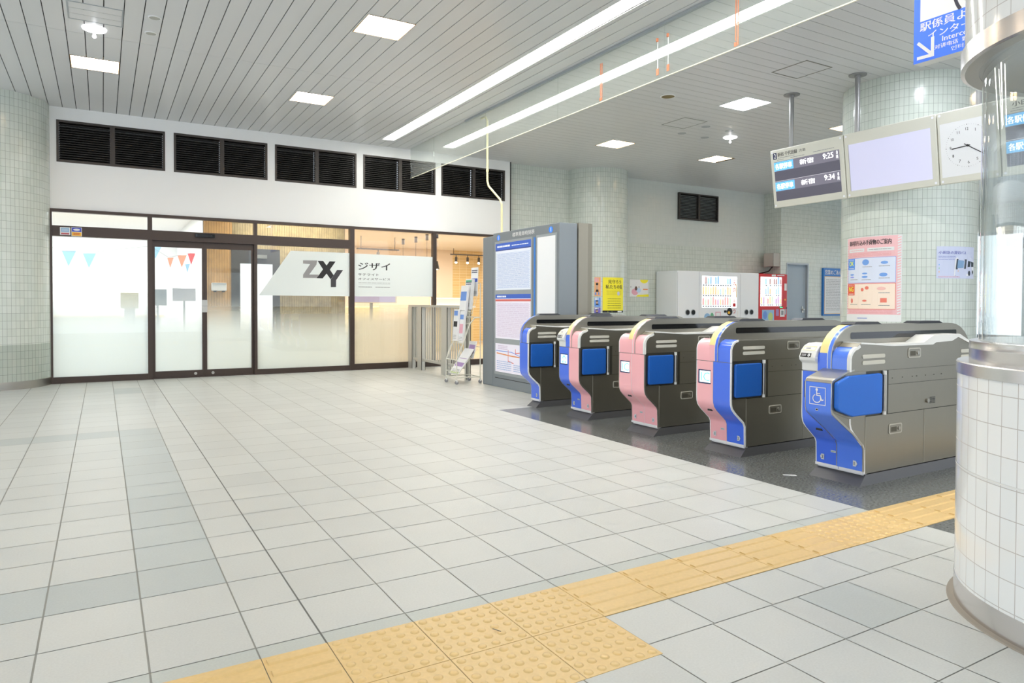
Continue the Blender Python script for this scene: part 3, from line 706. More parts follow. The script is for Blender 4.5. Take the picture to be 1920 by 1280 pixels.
MB().tube([(-1.2,13.5,2.2),(-.56,13.5,1.93),(-.2,13.5,1.91),(.3,13.5,2.0),(.72,13.5,2.06),(1.0,13.5,1.88),(1.4,13.5,1.98)],.003,INKG,5).build('bunting_string', loc=(0,13.5,2), label='thin string carrying the triangle pennants', cat='string')
# cafe pendants, track lamps, bench, screen
BKM = M('fixture_dark',(60,50,44),.4)
for i,(x,y,z) in enumerate(((6.08,15.4,1.85),(6.13,14.75,1.85),(6.12,14.1,1.85),(6.11,13.56,1.82))):
    e = empty('pendant_lamp',(x,y,HC),'dark conical pendant lamp behind the right panes, number order from the rear '+('rearmost','third','second','nearest')[i],'pendant lamp','pendant lamps in the room behind the glass')
    e['label'] = ('rearmost','second rearmost','second nearest','nearest')[i]+' dark pendant lamp in the peach room behind the glass'
    MB().cyl((x,y,HC),(x,y,HC-.13),.035,BKM).build('ceiling_cup', e); MB().cyl((x,y,HC-.13),(x,y,z+.16),.004,BKM,6).build('cord', e)
    MB().cyl((x,y,z+.17),(x,y,z),.022,BKM,16,.06,False).build('lamp_shade', e); MB().ball((x,y,z+.02),.035,M('bulb',(255,225,180),.5,emis=8)).build('bulb', e)
def track(x0, x1, y, z, n, lab):
    e = empty('track_light',((x0+x1)/2,y,z),lab,'track light','track lights in the room behind the glass')
    MB().box(x0,y-.015,z,x1,y+.015,z+.03,BKM).build('track_rail', e)
    for xr in (x0+.1, x1-.1): MB().cyl((xr,y,z+.03),(xr,y,HC),.008,BKM,8).build('drop_rod', e)
    for k in range(n):
        x = x0+(x1-x0)*(k+.5)/n
        s = MB().cyl((x,y,z),(x,y,z-.08),.01,BKM).cyl((x,y,z-.06),(x-.03,y-.05,z-.2),.035,BKM).build('spot_head', e)
        MB().ball((x-.032,y-.055,z-.205),.032,M('bulb2',(255,236,205),.5,emis=14)).build('bulb', s)
track(8.2,9.6,17.3,2.42,4,'black track light with three white spots before the brick wall')
track(4.9,5.9,15.2,2.3,1,'short black track light seen above the white sign band')
MB().box(3.9,16.2,.0,5.8,16.6,1.02,M('sofa_olive',(206,196,156),.7)).box(3.9,15.6,0,5.8,16.2,.45,M('sofa_olive',(206,196,156),.7)).build('sofa', loc=(4.8,16.2,0), label='pale olive high backed bench behind the white band window', cat='sofa', bevel=.03)
e = empty('wall_screen',(4.7,14.2,1.2),'wide lilac screen panel below the white sign band','screen')
MB().box(4.35,14.0,1.12,5.35,14.04,1.32,M('lilac',(176,172,206),.4,emis=.3)).build('display', e); MB().box(5.35,13.99,1.1,5.38,14.05,1.34,WHITE).box(4.33,13.99,1.1,5.35,14.05,1.12,WHITE).build('frame', e); MB().box(4.8,14.0,0,4.86,14.04,1.1,GREY2).build('stand', e)
MB().box(6.4,14.6,0,7.5,15.1,1.0,M('cafe_cabinet',(226,206,160),.5)).box(6.35,14.55,1.0,7.55,15.15,1.04,WHITE).build('reception_counter', loc=(7,14.8,0), label='low cream reception counter behind the brochure rack', cat='counter')
MB().box(6.55,14.62,1.04,7.45,14.9,1.22,WHITE).build('white_box', loc=(7,14.7,1.04), label='long white box on the reception counter', cat='box', bevel=.01)
def area(nm, x, y, z, sx, sy, power, col):
    l = bpy.data.lights.new(nm,'AREA'); l.shape='RECTANGLE'; l.size=sx; l.size_y=sy; l.energy=power; l.color=col
    o = bpy.data.objects.new(nm,l); COL.objects.link(o); o.location=(x,y,z); return o
area('shop_fill_light',-1,14.2,HC-.02,4,4.5,135,(.96,.98,1)); area('cafe_fill_light',7,15,HC-.02,5,3,210,(1,.90,.79)); area('cafe_side_fill',2.8,11.8,HC-.02,1.6,.5,26,(1,.9,.76))  # unseen area lights added to brighten the rooms behind the glass

# ---- tiled walls right of the shop front
YW = 11.3
def uvwall(nm, x0, z0, x1, z1, y, mt): return wall(nm, [(x0,y,z0),(x1,y,z0),(x1,y,z1),(x0,y,z1)], mt, uv=[(x0,z0),(x1,z0),(x1,z1),(x0,z1)])
uvwall('wall_back', 6.52, 0, 8.3, ZC, YW, WALLT)
uvwall('wall_back_lower', 8.3, 0, 13.6, 2.37, YW, WALLT); uvwall('wall_back_upper', 8.3, 2.37, 13.6, ZC, YW+.03, WALLT2)
wall('wall_back_ledge', [(8.3,YW,2.37),(13.6,YW,2.37),(13.6,YW+.03,2.37),(8.3,YW+.03,2.37)], WALLT2)
wall('wall_return', [(13.6,YW+.03,0),(13.6,10.85,0),(13.6,10.85,ZC),(13.6,YW+.03,ZC)], WALLT, uv=[(YW,0),(10.85,0),(10.85,ZC),(YW,ZC)])
mb = MB()
for a, b, c, d in rects_minus([(13.6,0,20,ZC)], [(13.8,0,14.6,2.08)]): mb.face([(a,10.85,b),(c,10.85,b),(c,10.85,d),(a,10.85,d)], WALLT, uv=[(a,b),(c,b),(c,d),(a,d)])
mb.build('wall_right_front', kind='structure')
mb = MB()
for a, b, c, d in rects_minus([(-6,0,10.85,ZC)], [(5.2,.25,10.3,3.0)]): mb.face([(20,a,b),(20,c,b),(20,c,d),(20,a,d)], WALLT, uv=[(a,b),(c,b),(c,d),(a,d)])
mb.build('wall_right', kind='structure')
wr = empty('window_8', (20,7.75,.25), kind='structure')  # window added so daylight brightens the view through the glass cylinder
for yy in (5.2,6.9,8.6,10.24): MB().box(19.95,yy,.25,20.05,yy+.06,3.0,GREY2).build('mullion', wr)
MB().box(19.95,5.26,.25,20.05,10.24,.33,GREY2).box(19.95,5.26,2.92,20.05,10.24,3.0,GREY2).build('sill_and_head', wr)
MB().box(19.99,5.26,.33,20.0,10.24,2.92,GLASS).build('glass_pane', wr)
d4 = empty('door_4', (14.2,10.9,0), kind='structure'); DOORG = M('door_grey',(160,174,186),.4)
MB().box(13.8,10.84,0,13.84,10.95,2.08,GREY2).box(14.56,10.84,0,14.6,10.95,2.08,GREY2).box(13.84,10.84,2.04,14.56,10.95,2.08,GREY2).build('door_frame', d4)
MB().box(13.84,10.9,0,14.56,10.94,2.04,DOORG).build('door_leaf', d4, label='grey blue steel leaf')
MB().cyl((14.46,10.9,.98),(14.46,10.85,.98),.022,STEEL2).cyl((14.46,10.86,.98),(14.38,10.86,.98),.01,STEEL2).box(14.44,10.89,.9,14.48,10.9,1.06,STEEL2).build('door_handle', d4)
def tiled_pillar(c, r, lab, a0=0, a1=360):
    e = empty('tiled_pillar', (c[0],c[1],0), kind='structure')
    MB().lathe(c, [(r,.1),(r,ZC)], WALLT, 96, a0, a1, R0=r).build('tile_cladding', e)
    MB().lathe(c, [(r+.004,0),(r+.004,.1),(r,.1)], STEEL2, 96, a0, a1).build('base_band', e, label='brushed steel base band')
tiled_pillar((-1.25,11.25), .66, 'left'); tiled_pillar((8.55,11.25), .625, 'back'); tiled_pillar((8.45,4.91), .727, 'big')
# darker lower tiles on the left pillar
MB().lathe((-1.25,11.25), [(.662,.1),(.662,.56)], mat_tiles('green_white_tile_dark',(182,190,180),(174,184,174),(116,124,116),.0485,.0955,.0016), 96, R0=.66).build('trim_4', kind='structure')

# ================================================================== THE FOREGROUND DRUM
dc = (3.109,.912)
e = empty('tiled_pillar', (dc[0],dc[1],0), kind='structure')
MB().lathe(dc,[(.600,.09),(.600,.508)],DRUMT,128,R0=.6).lathe(dc,[(.600,.514),(.600,.852)],DRUMT,128,R0=.6).build('tile_cladding', e, label='white glossy tiles')
MB().lathe(dc,[(.602,.0),(.602,.09),(.598,.09)],CHROME,128).build('base_band', e, label='polished base band')
MB().lathe(dc,[(.625,.0),(.622,.004),(.602,.005)],M('sealant',(150,142,130),.8),128).build('floor_sealant', e)
MB().lathe(dc,[(.6008,.508),(.6012,.511),(.6008,.514)],GWHITE,128).build('middle_seam', e)
MB().lathe(dc,[(.604,.852),(.604,.893),(.600,.897),(.563,.897)],CHROME,128).build('top_band', e)
MB().lathe(dc,[(.563,.897),(.563,.94),(.5645,.943),(.5645,.947),(.563,.95),(.563,.972),(.555,.975),(.48,.975),(0,.97)],CHROME,128).build('inner_ring', e)
MB().lathe(dc,[(.534,.972),(.534,1.985)],GLASSC,128).lathe(dc,[(.522,.972),(.522,1.985)],GLASSC,128).build('glass_cylinder', e)
MB().lathe(dc,[(0,1.985),(.535,1.985),(.545,1.98),(.545,1.978),(.59,1.978)],M('soffit_grey',(176,174,170),.35,.6),128).build('soffit', e)
MB().lathe(dc,[(.590,1.978),(.604,1.982),(.604,2.05),(.592,2.054)],CHROME,128).build('upper_band', e)
MB().lathe(dc,[(.592,2.054),(.592,ZC)],DRUMT,128,R0=.6).build('tile_cladding', e, label='white glossy tiles above')
# ================================================================== TICKET GATES
CXG = 4.65
SKIN = [(-.645,.068),(-.65,.215),(-.662,.240),(-.69,.264),(-.757,.322),(-.782,.352),(-.793,.385),(-.795,.42),(-.795,.683)]
SKUP = [(-.795,.687),(-.795,.775),(-.788,.80),(-.772,.823),(-.748,.840),(-.718,.848)]
def offset_in(pl, t):
    out = []
    for i, (x, z) in enumerate(pl):
        a = pl[max(0,i-1)]; b = pl[min(len(pl)-1,i+1)]; dx, dz = b[0]-a[0], b[1]-a[1]; L = math.hypot(dx,dz)
        out.append((x+dz/L*t, z-dx/L*t))
    return out
def strip(mb, pl, y0, y1, t, mat, out=0.0, smooth=True):
    o = offset_in(pl, -out); q = offset_in(pl, t); n = len(pl)
    vs = [(x,y0,z) for x,z in o]+[(x,y1,z) for x,z in o]+[(x,y0,z) for x,z in q]+[(x,y1,z) for x,z in q]
    mb.raw(vs, [(i,i+1,n+i+1,n+i) for i in range(n-1)], mat, smooth)
    mb.raw(vs, [(i,2*n+i,2*n+i+1,i+1) for i in range(n-1)]+[(n+i,n+i+1,3*n+i+1,3*n+i) for i in range(n-1)]+[(0,n,3*n,2*n),(n-1,3*n-1,4*n-1,2*n-1)], mat)
WHL = M('white_line', (236,236,236), .4)
LCD = M('lcd_white', (214,238,250), .3, emis=1.1, ecol=(214,238,250)); LCDB = M('lcd_blue', (120,200,232), .3, emis=.5)
def front_pan(x, off=0): return Pan((x-off,0,0),(0,-1,0),(0,0,1),(-1,0,0))   # local: x -> -y
def make_gate(cl, cr, half=False, reader=False, trim=True, access=False, ic='IC', nums=('4','3')):
    r = empty('ticket_gate', (0,0,0))
    hw = .1655; yl = 0.0 if half else hw; B = MB(); body = offset_in(SKIN,.012)+offset_in(SKUP,.012)
    mir = [(-x,z) for x,z in reversed(body)]
    if trim: pass
    poly = body+[(-.70,.842),(.70,.842)]+mir
    poly = [p for i,p in enumerate(poly) if i == 0 or (abs(p[0]-poly[i-1][0])+abs(p[1]-poly[i-1][1])) > 1e-4]
    B.prism(poly, -hw+.002, yl-.002, STEEL, 'xz'); B.build('body', r, label='brushed steel body')
    # plinth
    P = MB(); a0, a1 = -.70,.70; b0, b1 = -.625,.625; yb = .172
    yt = (.0 if half else yb)
    P.raw([(a0,-yb-.004,0),(a1,-yb-.004,0),(a1,yt+.004,0),(a0,yt+.004,0),(b0,-yb+.008,.062),(b1,-yb+.008,.062),(b1,yt-.008,.062),(b0,yt-.008,.062)],
          [(0,3,2,1),(4,5,6,7),(0,1,5,4),(1,2,6,5),(2,3,7,6),(3,0,4,7)], BASEM)
    P.build('plinth', r)
    K = MB().box(-.638,-hw+.01,.058,-.60,yl-.01,.068,WHITE).build('scuff_strip', r, label='worn white strip at foot of front')
    # coloured front skins
    for side, col in ((1,cl),(-1,cr)):
        if half and side == 1: continue
        ya, yb2 = (.0015, hw) if side == 1 else (-hw, -.0015)
        s = MB(); strip(s, SKIN, ya, yb2, .012, col); s.build('front_panel_lower', r, label=None)
        if not (reader and side == 1):
            y2 = (ya, yb2)
            s = MB(); strip(s, SKUP, y2[0], y2[1], .012, col); s.build('front_panel_upper', r)
        e = MB(); ye = (hw-.006, hw+.0006) if side == 1 else (-hw-.0006, -hw+.006)
        strip(e, SKIN, ye[0], ye[1], .013, WHL if cr is not PINK else STEEL2, .0008)
        if side == -1 and trim: strip(e, SKUP+[(-.698,.858)], -hw-.002, -hw+.017, .014, GWHITE, .004)
        elif not (reader and side == 1): strip(e, SKUP, ye[0], ye[1], .013, WHL, .0008)
        e.build('edge_trim', r, label='pale edge trim')
        f = MB(); f.box(-.652, min(ya,yb2)+.002 if side<0 else ya, .068, -.6455-.006, yb2 if side>0 else -.0015, .086, WHL); f.build('foot_line', r)
    L = MB(); strip(L, SKIN, -.001, .001, .01, GWHITE if cl is cr else INKG, .0006); L.build('centre_seam', r)
    # number stickers and slot on the foot of the front
    fp = front_pan(-.6505)
    NA = M('sticker_grey',(206,212,216),.5)
    def hexn(cx, txt, dirn, fp=fp):
        w, h, z = .026, .036, .108
        pts = [(cx-w/2*dirn,z),(cx-w/2*dirn,z+h),(cx+w/4*dirn,z+h),(cx+w*.62*dirn,z+h/2),(cx+w/4*dirn,z)]
        if dirn > 0: pts = pts[::-1]
        fp.poly(pts, NA, 1); fp.text(txt, cx-(.003 if txt == '1' else .007)-.002*dirn, z+.008, cx+.007-.002*dirn, z+h-.008, INK, 2, .03, True)
    if not half: hexn(-.115, nums[0], -1)
    fq = front_pan(-.6575) if access else fp
    hexn(.115, nums[1], 1, fq)
    if access: fq.build('number_sticker', r, label='hexagonal lane number sticker')
    if not half: fp.rect(-.055,.165,-.02,.178,NA,1).tiny(-.053,.168,-.022,.175,M('green_print',(80,140,120),.5),2,1,.6,3)
    fp.build('number_stickers', r, label='hexagonal lane number stickers')
    s = MB()
    if not half: s.box(-.76,.045,.312,-.735,.085,.326,BLACK)
    s.build('card_slot', r, label='black slot') if not half else None
    # display on the +y face
    if not half:
        Fp = front_pan(-.796); Fp.rect(-.145,.515,-.022,.618,NAVY,1).rect(-.132,.525,-.024,.610,LCD,2)
        if ic == 'IC': Fp.text('IC',-.118,.535,-.030,.600,LCDB,3)
        else:
            Fp.poly([(-.082,.530),(-.074,.530),(-.074,.60),(-.082,.60)],LCDB,3).line([(-.11,.572),(-.078,.603),(-.046,.572)],.012,LCDB,3).poly([(-.11,.53),(-.09,.53),(-.09,.56),(-.11,.545)],LCDB,3).poly([(-.046,.53),(-.066,.53),(-.066,.56),(-.046,.545)],LCDB,3)
        Fp.build('display', r, label='lit lane display')
    # centre housing
    H = MB(); ya, yb3 = (-.045, 0 if half else .036)
    uo = [(-.7985,.689),(-.7985,.775),(-.796,.805),(-.786,.842),(-.763,.881),(-.724,.919),(-.675,.951),(-.620,.971),(-.56,.981),(-.50,.984)]
    arc = offset_in(uo,.0045)
    hp = arc+[(-x,z) for x,z in reversed(arc)]
    H.prism(hp, ya, yb3, STEEL, 'xz'); H.build('screen_housing', r, label='long steel housing')
    u = uo; mid = ya+.042
    hs = MB(); mid = ya+.028
    strip(hs, u, ya-.0008, mid, .005, cr, 0)
    if not half:
        strip(hs, u[:3], mid, yb3, .005, cl, 0); strip(hs, u[2:-1], mid+.002, yb3+.0008, .005, GYEL, .0006)
    strip(hs, u, ya-.0012, ya+.004, .006, STEEL2, .0008); strip(hs, u, mid-.002, mid+.002, .006, WHL, .0008); hs.build('housing_band', r, label='yellow and coloured band over the housing front')
    g = MB()
    for yy, sg in ((ya,-1),(yb3,1)):
        g.prism([(x,z) for x,z in rrect(-.612,.888,.612,.930,.012)], yy, yy+sg*.0012, GLOSSB, 'xz')
    g.build('sensor_window', r, label='glossy black strip window')
    for x0, x1 in ((-.60,-.31),(.11,.405)):
        t = MB(); ym0, ym1 = ya-.018, yb3+.012
        t.raw([(x0,ym0,.979),(x1,ym0,.979),(x1,ym1,.979),(x0,ym1,.979),(x0+.03,ym0+.01,.995),(x1-.03,ym0+.01,.995),(x1-.03,ym1-.01,.995),(x0+.03,ym1-.01,.995)],
              [(0,3,2,1),(4,5,6,7),(0,1,5,4),(1,2,6,5),(2,3,7,6),(3,0,4,7)], M('sensor_dark',(46,48,54),.3)); t.build('sensor_hood', r, label='dark sensor hood on top')
    # white deck with raised ramp (trim side)
    if trim:
        lo = [(-.69,.866),(-.36,.845),(.09,.8425),(.13,.857),(.32,.861),(.40,.886),(.55,.84),(.66,.81)]
        upz = [(-.69,.876),(-.36,.856),(-.02,.858),(.10,.905),(.42,.907),(.56,.852),(.66,.826)]
        W = MB(); W.prism(lo[:]+upz[::-1], -hw-.003, -.047, GWHITE, 'xz'); W.build('deck_trim', r, label='white sloping deck and raised reader ramp')
        A = MB(); A.prism([(-.735,.846),(-.69,.870),(-.69,.838)], -hw, -.047, STEEL, 'xz'); A.prism([(-.69,.836)]+[(x,z-.0006) for x,z in lo]+[(.66,.80)]+[(.62,.836)], -hw+.001, -.047, STEEL, 'xz'); A.build('deck_joint', r)
    if reader:
        W = MB(); w = [(-.795,.687),(-.797,.735),(-.822,.752),(-.826,.772),(-.806,.815),(-.776,.843),(-.735,.858),(-.66,.862),(-.62,.845),(-.62,.687)]
        W.prism(w, .052, hw+.001, GWHITE, 'xz'); W.build('ic_reader', r, label='white card reader unit', bevel=.004)
        q = MB(); strip(q, [(-.795,.687),(-.795,.775),(-.788,.80),(-.772,.823),(-.748,.840),(-.718,.848)], .037, .052, .01, cl); q.build('reader_side', r)
        # sloping face: point (-.826,.772) -> (-.806,.815)->(-.776,.843)
        d = Vector((.02,0,.043)).normalized(); nn = Vector((-.043,0,.02)).normalized()
        pr = Pan(Vector((-.826,.157,.772)),(0,-1,0),d,nn)
        pr.rect(0.0,.001,.075,.028,BLACK,2).tiny(.008,.008,.04,.022,PAPER,3,2,.5,2).ell(.06,.0145,.009,.0105,PAPER,3).rect(.0585,.008,.0615,.021,BLACK,4); pr.build('card_mark', r, label='black label with round card mark')
        d2 = Vector((.03,0,.028)).normalized(); n2 = Vector((-.028,0,.03)).normalized()
        p2 = Pan(Vector((-.806,.157,.815)),(0,-1,0),d2,n2); p2.frame(0,.0,.092,.038,.006,GYEL,2).rect(.02,.012,.055,.024,INKG,2); p2.build('read_plate', r, label='yellow ringed plate')
    # passage flap on each face
    for sg in ((-1,) if half else (-1,1)):
        yy = sg*hw; q = MB(); q.box(-.778,yy-sg*.002,.423,-.403,yy+sg*.0015,.697,M('recess_dark',(86,84,76),.4,.8)); q.build('flap_recess', r)
        if not (access and sg == -1):
            c = MB(); pts = rrect(-.765,.435,-.492,.676,.016); c.prism(pts, yy, yy+sg*.022, CUSH, 'xz'); c.build('flap_cushion', r, label='blue padded flap', bevel=.006)
        h = MB().cyl((-.465,yy+sg*.014,.445),(-.465,yy+sg*.014,.672),.014,STEEL2).cyl((-.465,yy+sg*.014,.672),(-.465,yy+sg*.014,.696),.012,GWHITE).cyl((-.465,yy+sg*.014,.423),(-.465,yy+sg*.014,.445),.012,GWHITE)
        h.build('flap_hinge', r, label='vertical hinge tube')
        l = MB(); Q = M('seam_line',(50,48,44),.8); QL = M('seam_light',(190,186,174),.4)
        def sx(x0,z0,x1,z1,m): l.box(x0,yy-sg*.001,z0,x1,yy+sg*.0008,z1,m)
        sx(-.403,.604,.403,.6055,Q); sx(-.632,.4195,.632,.4225,Q); sx(-.403,.6955,.66,.6965,Q); sx(-.404,.425,-.402,.695,QL); sx(-.633,.07,-.6315,.42,QL); sx(.004,.07,.006,.42,QL)
        for xx in (-.36,-.25,-.14,-.09,.01,.11,.2): sx(xx,.641,xx+.004,.646,Q)
        l.build('panel_seams', r, label='panel seams and small screws')
        for x0 in (-.672,.44):
            for z in (.776,.738): MB().prism(rrect(x0,z,x0+.232,z+.024,.011), yy-sg*.001, yy+sg*.0008, PALE, 'xz').build('guide_light', r, label='pale rounded light bar')
        for cx, cz in ((-.12,.795),(-.32,.322)):
            k = MB()
            k.prism(rrect(cx-.07,cz-.032,cx+.07,cz+.032,.014), yy-sg*.001, yy+sg*.002, QL, 'xz').prism(rrect(cx-.062,cz-.025,cx+.062,cz+.025,.01), yy-sg*.001, yy+sg*.0024, STEEL, 'xz')
            k.prism(rrect(cx-.05,cz-.018,cx+.01,cz+.012,.004), yy, yy+sg*.003, M('lock_dark',(96,92,80),.5,.5), 'xz').cyl((cx+.035,yy,cz),(cx+.035,yy+sg*.008,cz),.012,STEEL2)
            k.build('panel_lock', r, label='recessed panel lock')
        if access and sg == -1:
            z = MB(); z.cyl((.035,yy,.475),(.035,yy+sg*.01,.475),.014,STEEL2)
            for i in range(2):
                for j in range(5): z.box(.065+i*.034,yy,.455+j*.009,.094+i*.034,yy+sg*.0012,.459+j*.009,BLACK)
            z.build('intercom_grille', r, label='small speaker slots and round key')
    if access:
        y0, y1 = -hw-.001, .012; A = MB()
        pf = [(-.652,.085),(-.653,.222),(-.67,.252),(-.76,.325),(-.93,.44),(-.955,.46),(-.963,.485),(-.963,.640)]
        top = [(-.963,.640),(-.955,.655),(-.93,.666),(-.80,.708),(-.75,.712)]
        full = pf+top[1:]+[(-.75,.62),(-.75,.40),(-.64,.3),(-.62,.085)]
        A.prism(full, y0+.002, y1-.002, STEEL, 'xz'); A.build('accessible_extension', r, label='forward extension for wheelchair users')
        s = MB(); strip(s, pf, y0, y1, .008, BLUE2, .002); s.build('extension_front', r, label='blue extension front')
        s = MB(); strip(s, top, y0, y1, .008, STEEL2, .003, False); s.build('extension_lid', r, label='shiny steel sloping lid')
        s = MB(); strip(s, pf+top[1:3], y0-.001, y0+.005, .009, STEEL2, .0035); strip(s, pf+top[1:3], y1-.004, y1+.001, .009, STEEL2, .0035); s.build('extension_edge', r)
        p = front_pan(-.9665); u0, u1 = .018, .128; z0, z1 = .505, .612
        p.frame(u0,z0,u1,z1,.004,WHL,1)
        cx = .068; p.ell(cx,.596,.0085,.0085,WHL,2).line([(cx,.585),(cx+.001,.562),(cx+.024,.562),(cx+.034,.534),(cx+.044,.538)],.0065,WHL,2).line([(cx,.574),(cx+.022,.574)],.005,WHL,2)
        p.line([(cx+.001+.026*math.cos(R(t)),.543+.024*math.sin(R(t))) for t in range(118,385,12)],.0055,WHL,2)
        p.rect(.062,.470,.078,.484,WHL,1).rect(.064,.472,.076,.482,BLACK,2); p.build('wheelchair_mark', r, label='white wheelchair symbol in square')
        c = MB(); yy = -hw; hx = [(-.952,.50),(-.952,.635),(-.945,.648),(-.838,.680),(-.52,.683),(-.507,.672),(-.507,.447),(-.52,.436),(-.805,.436),(-.93,.478)]
        c.prism(hx, yy-.003, yy-.03, CUSH2, 'xz'); c.build('flap_cushion', r, label='large bright blue six sided padded flap', bevel=.007)
        c = MB(); c.prism([(-.955,.47),(-.955,.64),(-.80,.70),(-.64,.70),(-.64,.42),(-.80,.42)], yy-.001, yy-.003, STEEL, 'xz'); c.build('flap_backing', r)
    return r
def place(o, yc, lab):
    o.location = (CXG, yc, 0); o['label'] = lab; o['category'] = 'ticket gate'; o['group'] = 'automatic ticket gates'
place(make_gate(BLUE, BLUE2, reader=True, trim=True, access=True, nums=('2','1')), 2.738, 'nearest ticket gate, all blue front with wheelchair symbol and large bright blue flap')
place(make_gate(PINK, BLUE, reader=False, trim=False, nums=('3','2')), 3.655, 'steel ticket gate with pink left half and blue right half, IC display')
place(make_gate(PINK, PINK, reader=False, trim=True), 4.57, 'steel ticket gate with an all pink front and IC display')
place(make_gate(BLUE, PINK, reader=True, trim=True, ic='arrow', nums=('5','4')), 5.487, 'steel ticket gate with blue left half showing an arrow, pink right half')
place(make_gate(BLUE, BLUE, half=True, trim=True, nums=('','5')), 6.40, 'farthest and narrowest ticket gate, blue front, beside the timetable board')
MB().prism([(3.794,2.985),(3.80,2.998),(3.862,2.95),(3.855,2.932)],.0,.002,PAPER,'xy').build('paper_scrap', loc=(3.83,2.96,0), label='small white paper scrap on the dark granite', cat='litter')

# ================================================================== TIMETABLE BOARD
tb = empty('timetable_board', (4.75,7.5,0), 'large grey timetable board with lit posters standing beside the gates', 'timetable board')
MB().box(4.50,6.60,.0,4.74,8.17,2.03,GREY).build('front_case', tb, bevel=.006)
MB().box(4.50,8.175,0,4.74,8.46,2.0,GREY).build('side_post', tb, bevel=.012)
MB().box(4.52,6.61,0,4.75,6.62,2.03,GREY).box(4.745,6.64,0,4.765,8.42,2.02,DARK).build('gap', tb)
MB().prism([(4.765,6.60),(4.9,6.60),(4.97,6.62),(5.02,6.68),(5.03,6.76),(5.03,8.3),(5.0,8.4),(4.93,8.46),(4.765,8.46)],0,2.04,BEIGE,'xy').build('rear_case', tb)
p = Pan((4.4985,8.17,0),(0,-1,0),(0,0,1),(-1,0,0))
p.text('標準発車時刻表',.51,1.945,1.035,2.0,WHL,1,.03)
for cx in (.15,1.39): p.ell(cx,1.962,.042,.036,M('info_blue',(40,120,230),.4,emis=.4),1,24).rect(cx-.008,1.938,cx+.008,1.986,WHL,2)
p.rect(1.02,.2,1.06,1.9,M('bar_blue',(60,130,215),.4),1)
p.frame(.05,.17,.99,1.915,.03,GREY2,1).rect(.08,1.22,.96,1.275,GREY2,1).rect(.08,.578,.96,.645,GREY2,1).frame(1.075,.28,1.52,1.92,.03,GREY2,1)
p.rect(.07,.118,1.53,.126,DARK,1)
p.build('face_details', tb)
LIT = M('lit_paper',(226,232,244),.4,emis=.12,ecol=(225,232,250)); LITP = M('lit_paper_pink',(232,228,240),.4,emis=.12,ecol=(240,232,248))
CELL = M('cell_blue',(176,196,232),.5); CELLP = M('cell_pink',(216,196,220),.5); TBL = M('table_blue',(70,108,206),.5); TRED = M('table_red',(226,110,100),.5); TNV = M('table_navy',(60,76,150),.5)
p = Pan((4.4965,8.17,0),(0,-1,0),(0,0,1),(-1,0,0)); p.rect(.08,1.275,.96,1.885,LIT,1).rect(.08,1.80,.96,1.885,TBL,2).rect(.08,1.787,.96,1.80,TNV,2).tiny(.12,1.83,.45,1.855,LIT,3,1,.9,2).tiny(.5,1.83,.9,1.85,LIT,3,1,.5)
for i in range(20): p.rect(.1,1.30+i*.0235,.94,1.303+i*.0235,CELL,2)
for i in range(19): p.tiny(.13,1.306+i*.0235,.92,1.319+i*.0235,CELL,2,1,.35,i)
p.build('lit_poster', tb, label='blue headed timetable poster')
p = Pan((4.4965,8.17,0),(0,-1,0),(0,0,1),(-1,0,0)); p.rect(.08,.645,.96,1.22,LITP,1).rect(.08,1.165,.96,1.22,TBL,2).rect(.08,1.13,.96,1.155,TRED,2).tiny(.12,1.18,.36,1.203,LIT,3,1,.9,2)
for i in range(18): p.rect(.1,.67+i*.0245,.94,.673+i*.0245,CELLP,2).tiny(.13,.677+i*.0245,.92,.69+i*.0245,CELLP,2,1,.35,i+40)
p.build('lit_poster', tb, label='blue and red headed timetable poster')
p = Pan((4.4965,8.17,0),(0,-1,0),(0,0,1),(-1,0,0)); p.rect(.08,.205,.96,.578,LITP,1).line([(.12,.45),(.5,.43),(.92,.42)],.014,M('route_orange',(236,150,90),.5),3).line([(.1,.48),(.5,.48),(.9,.40)],.008,M('route_blue',(90,140,230),.5),2)
p.line([(.42,.5),(.42,.36),(.55,.34)],.012,TRED,2).line([(.6,.52),(.6,.47),(.9,.5)],.012,TRED,2).tiny(.12,.23,.5,.36,CELL,2,5,.4,9).tiny(.55,.23,.92,.33,CELL,2,4,.4,10).tiny(.15,.5,.4,.56,CELLP,2,3,.4,11)
p.build('lit_poster', tb, label='route map poster')
p = Pan((4.4965,8.17,0),(0,-1,0),(0,0,1),(-1,0,0)); p.rect(1.105,.31,1.49,1.89,M('blank_lit',(232,234,236),.35,emis=.08),1).build('blank_panel', tb, label='blank white lit panel')
# cream conduit behind it
cp = [(4.62,8.75,ZC-.015),(4.62,8.62,ZC-.02),(4.62,8.565,ZC-.09),(4.62,8.56,2.80),(4.62,8.52,2.72),(4.62,8.2,2.50),(4.62,8.155,2.43),(4.62,8.15,2.036)]
MB().tube(cp,.014,CREAMP,12).cyl((4.62,8.56,2.93),(4.62,8.56,2.96),.018,CREAMP).build('conduit_pipe', loc=(4.62,8.3,2.03), label='bent cream conduit pipe from ceiling down to the timetable board', cat='pipe')

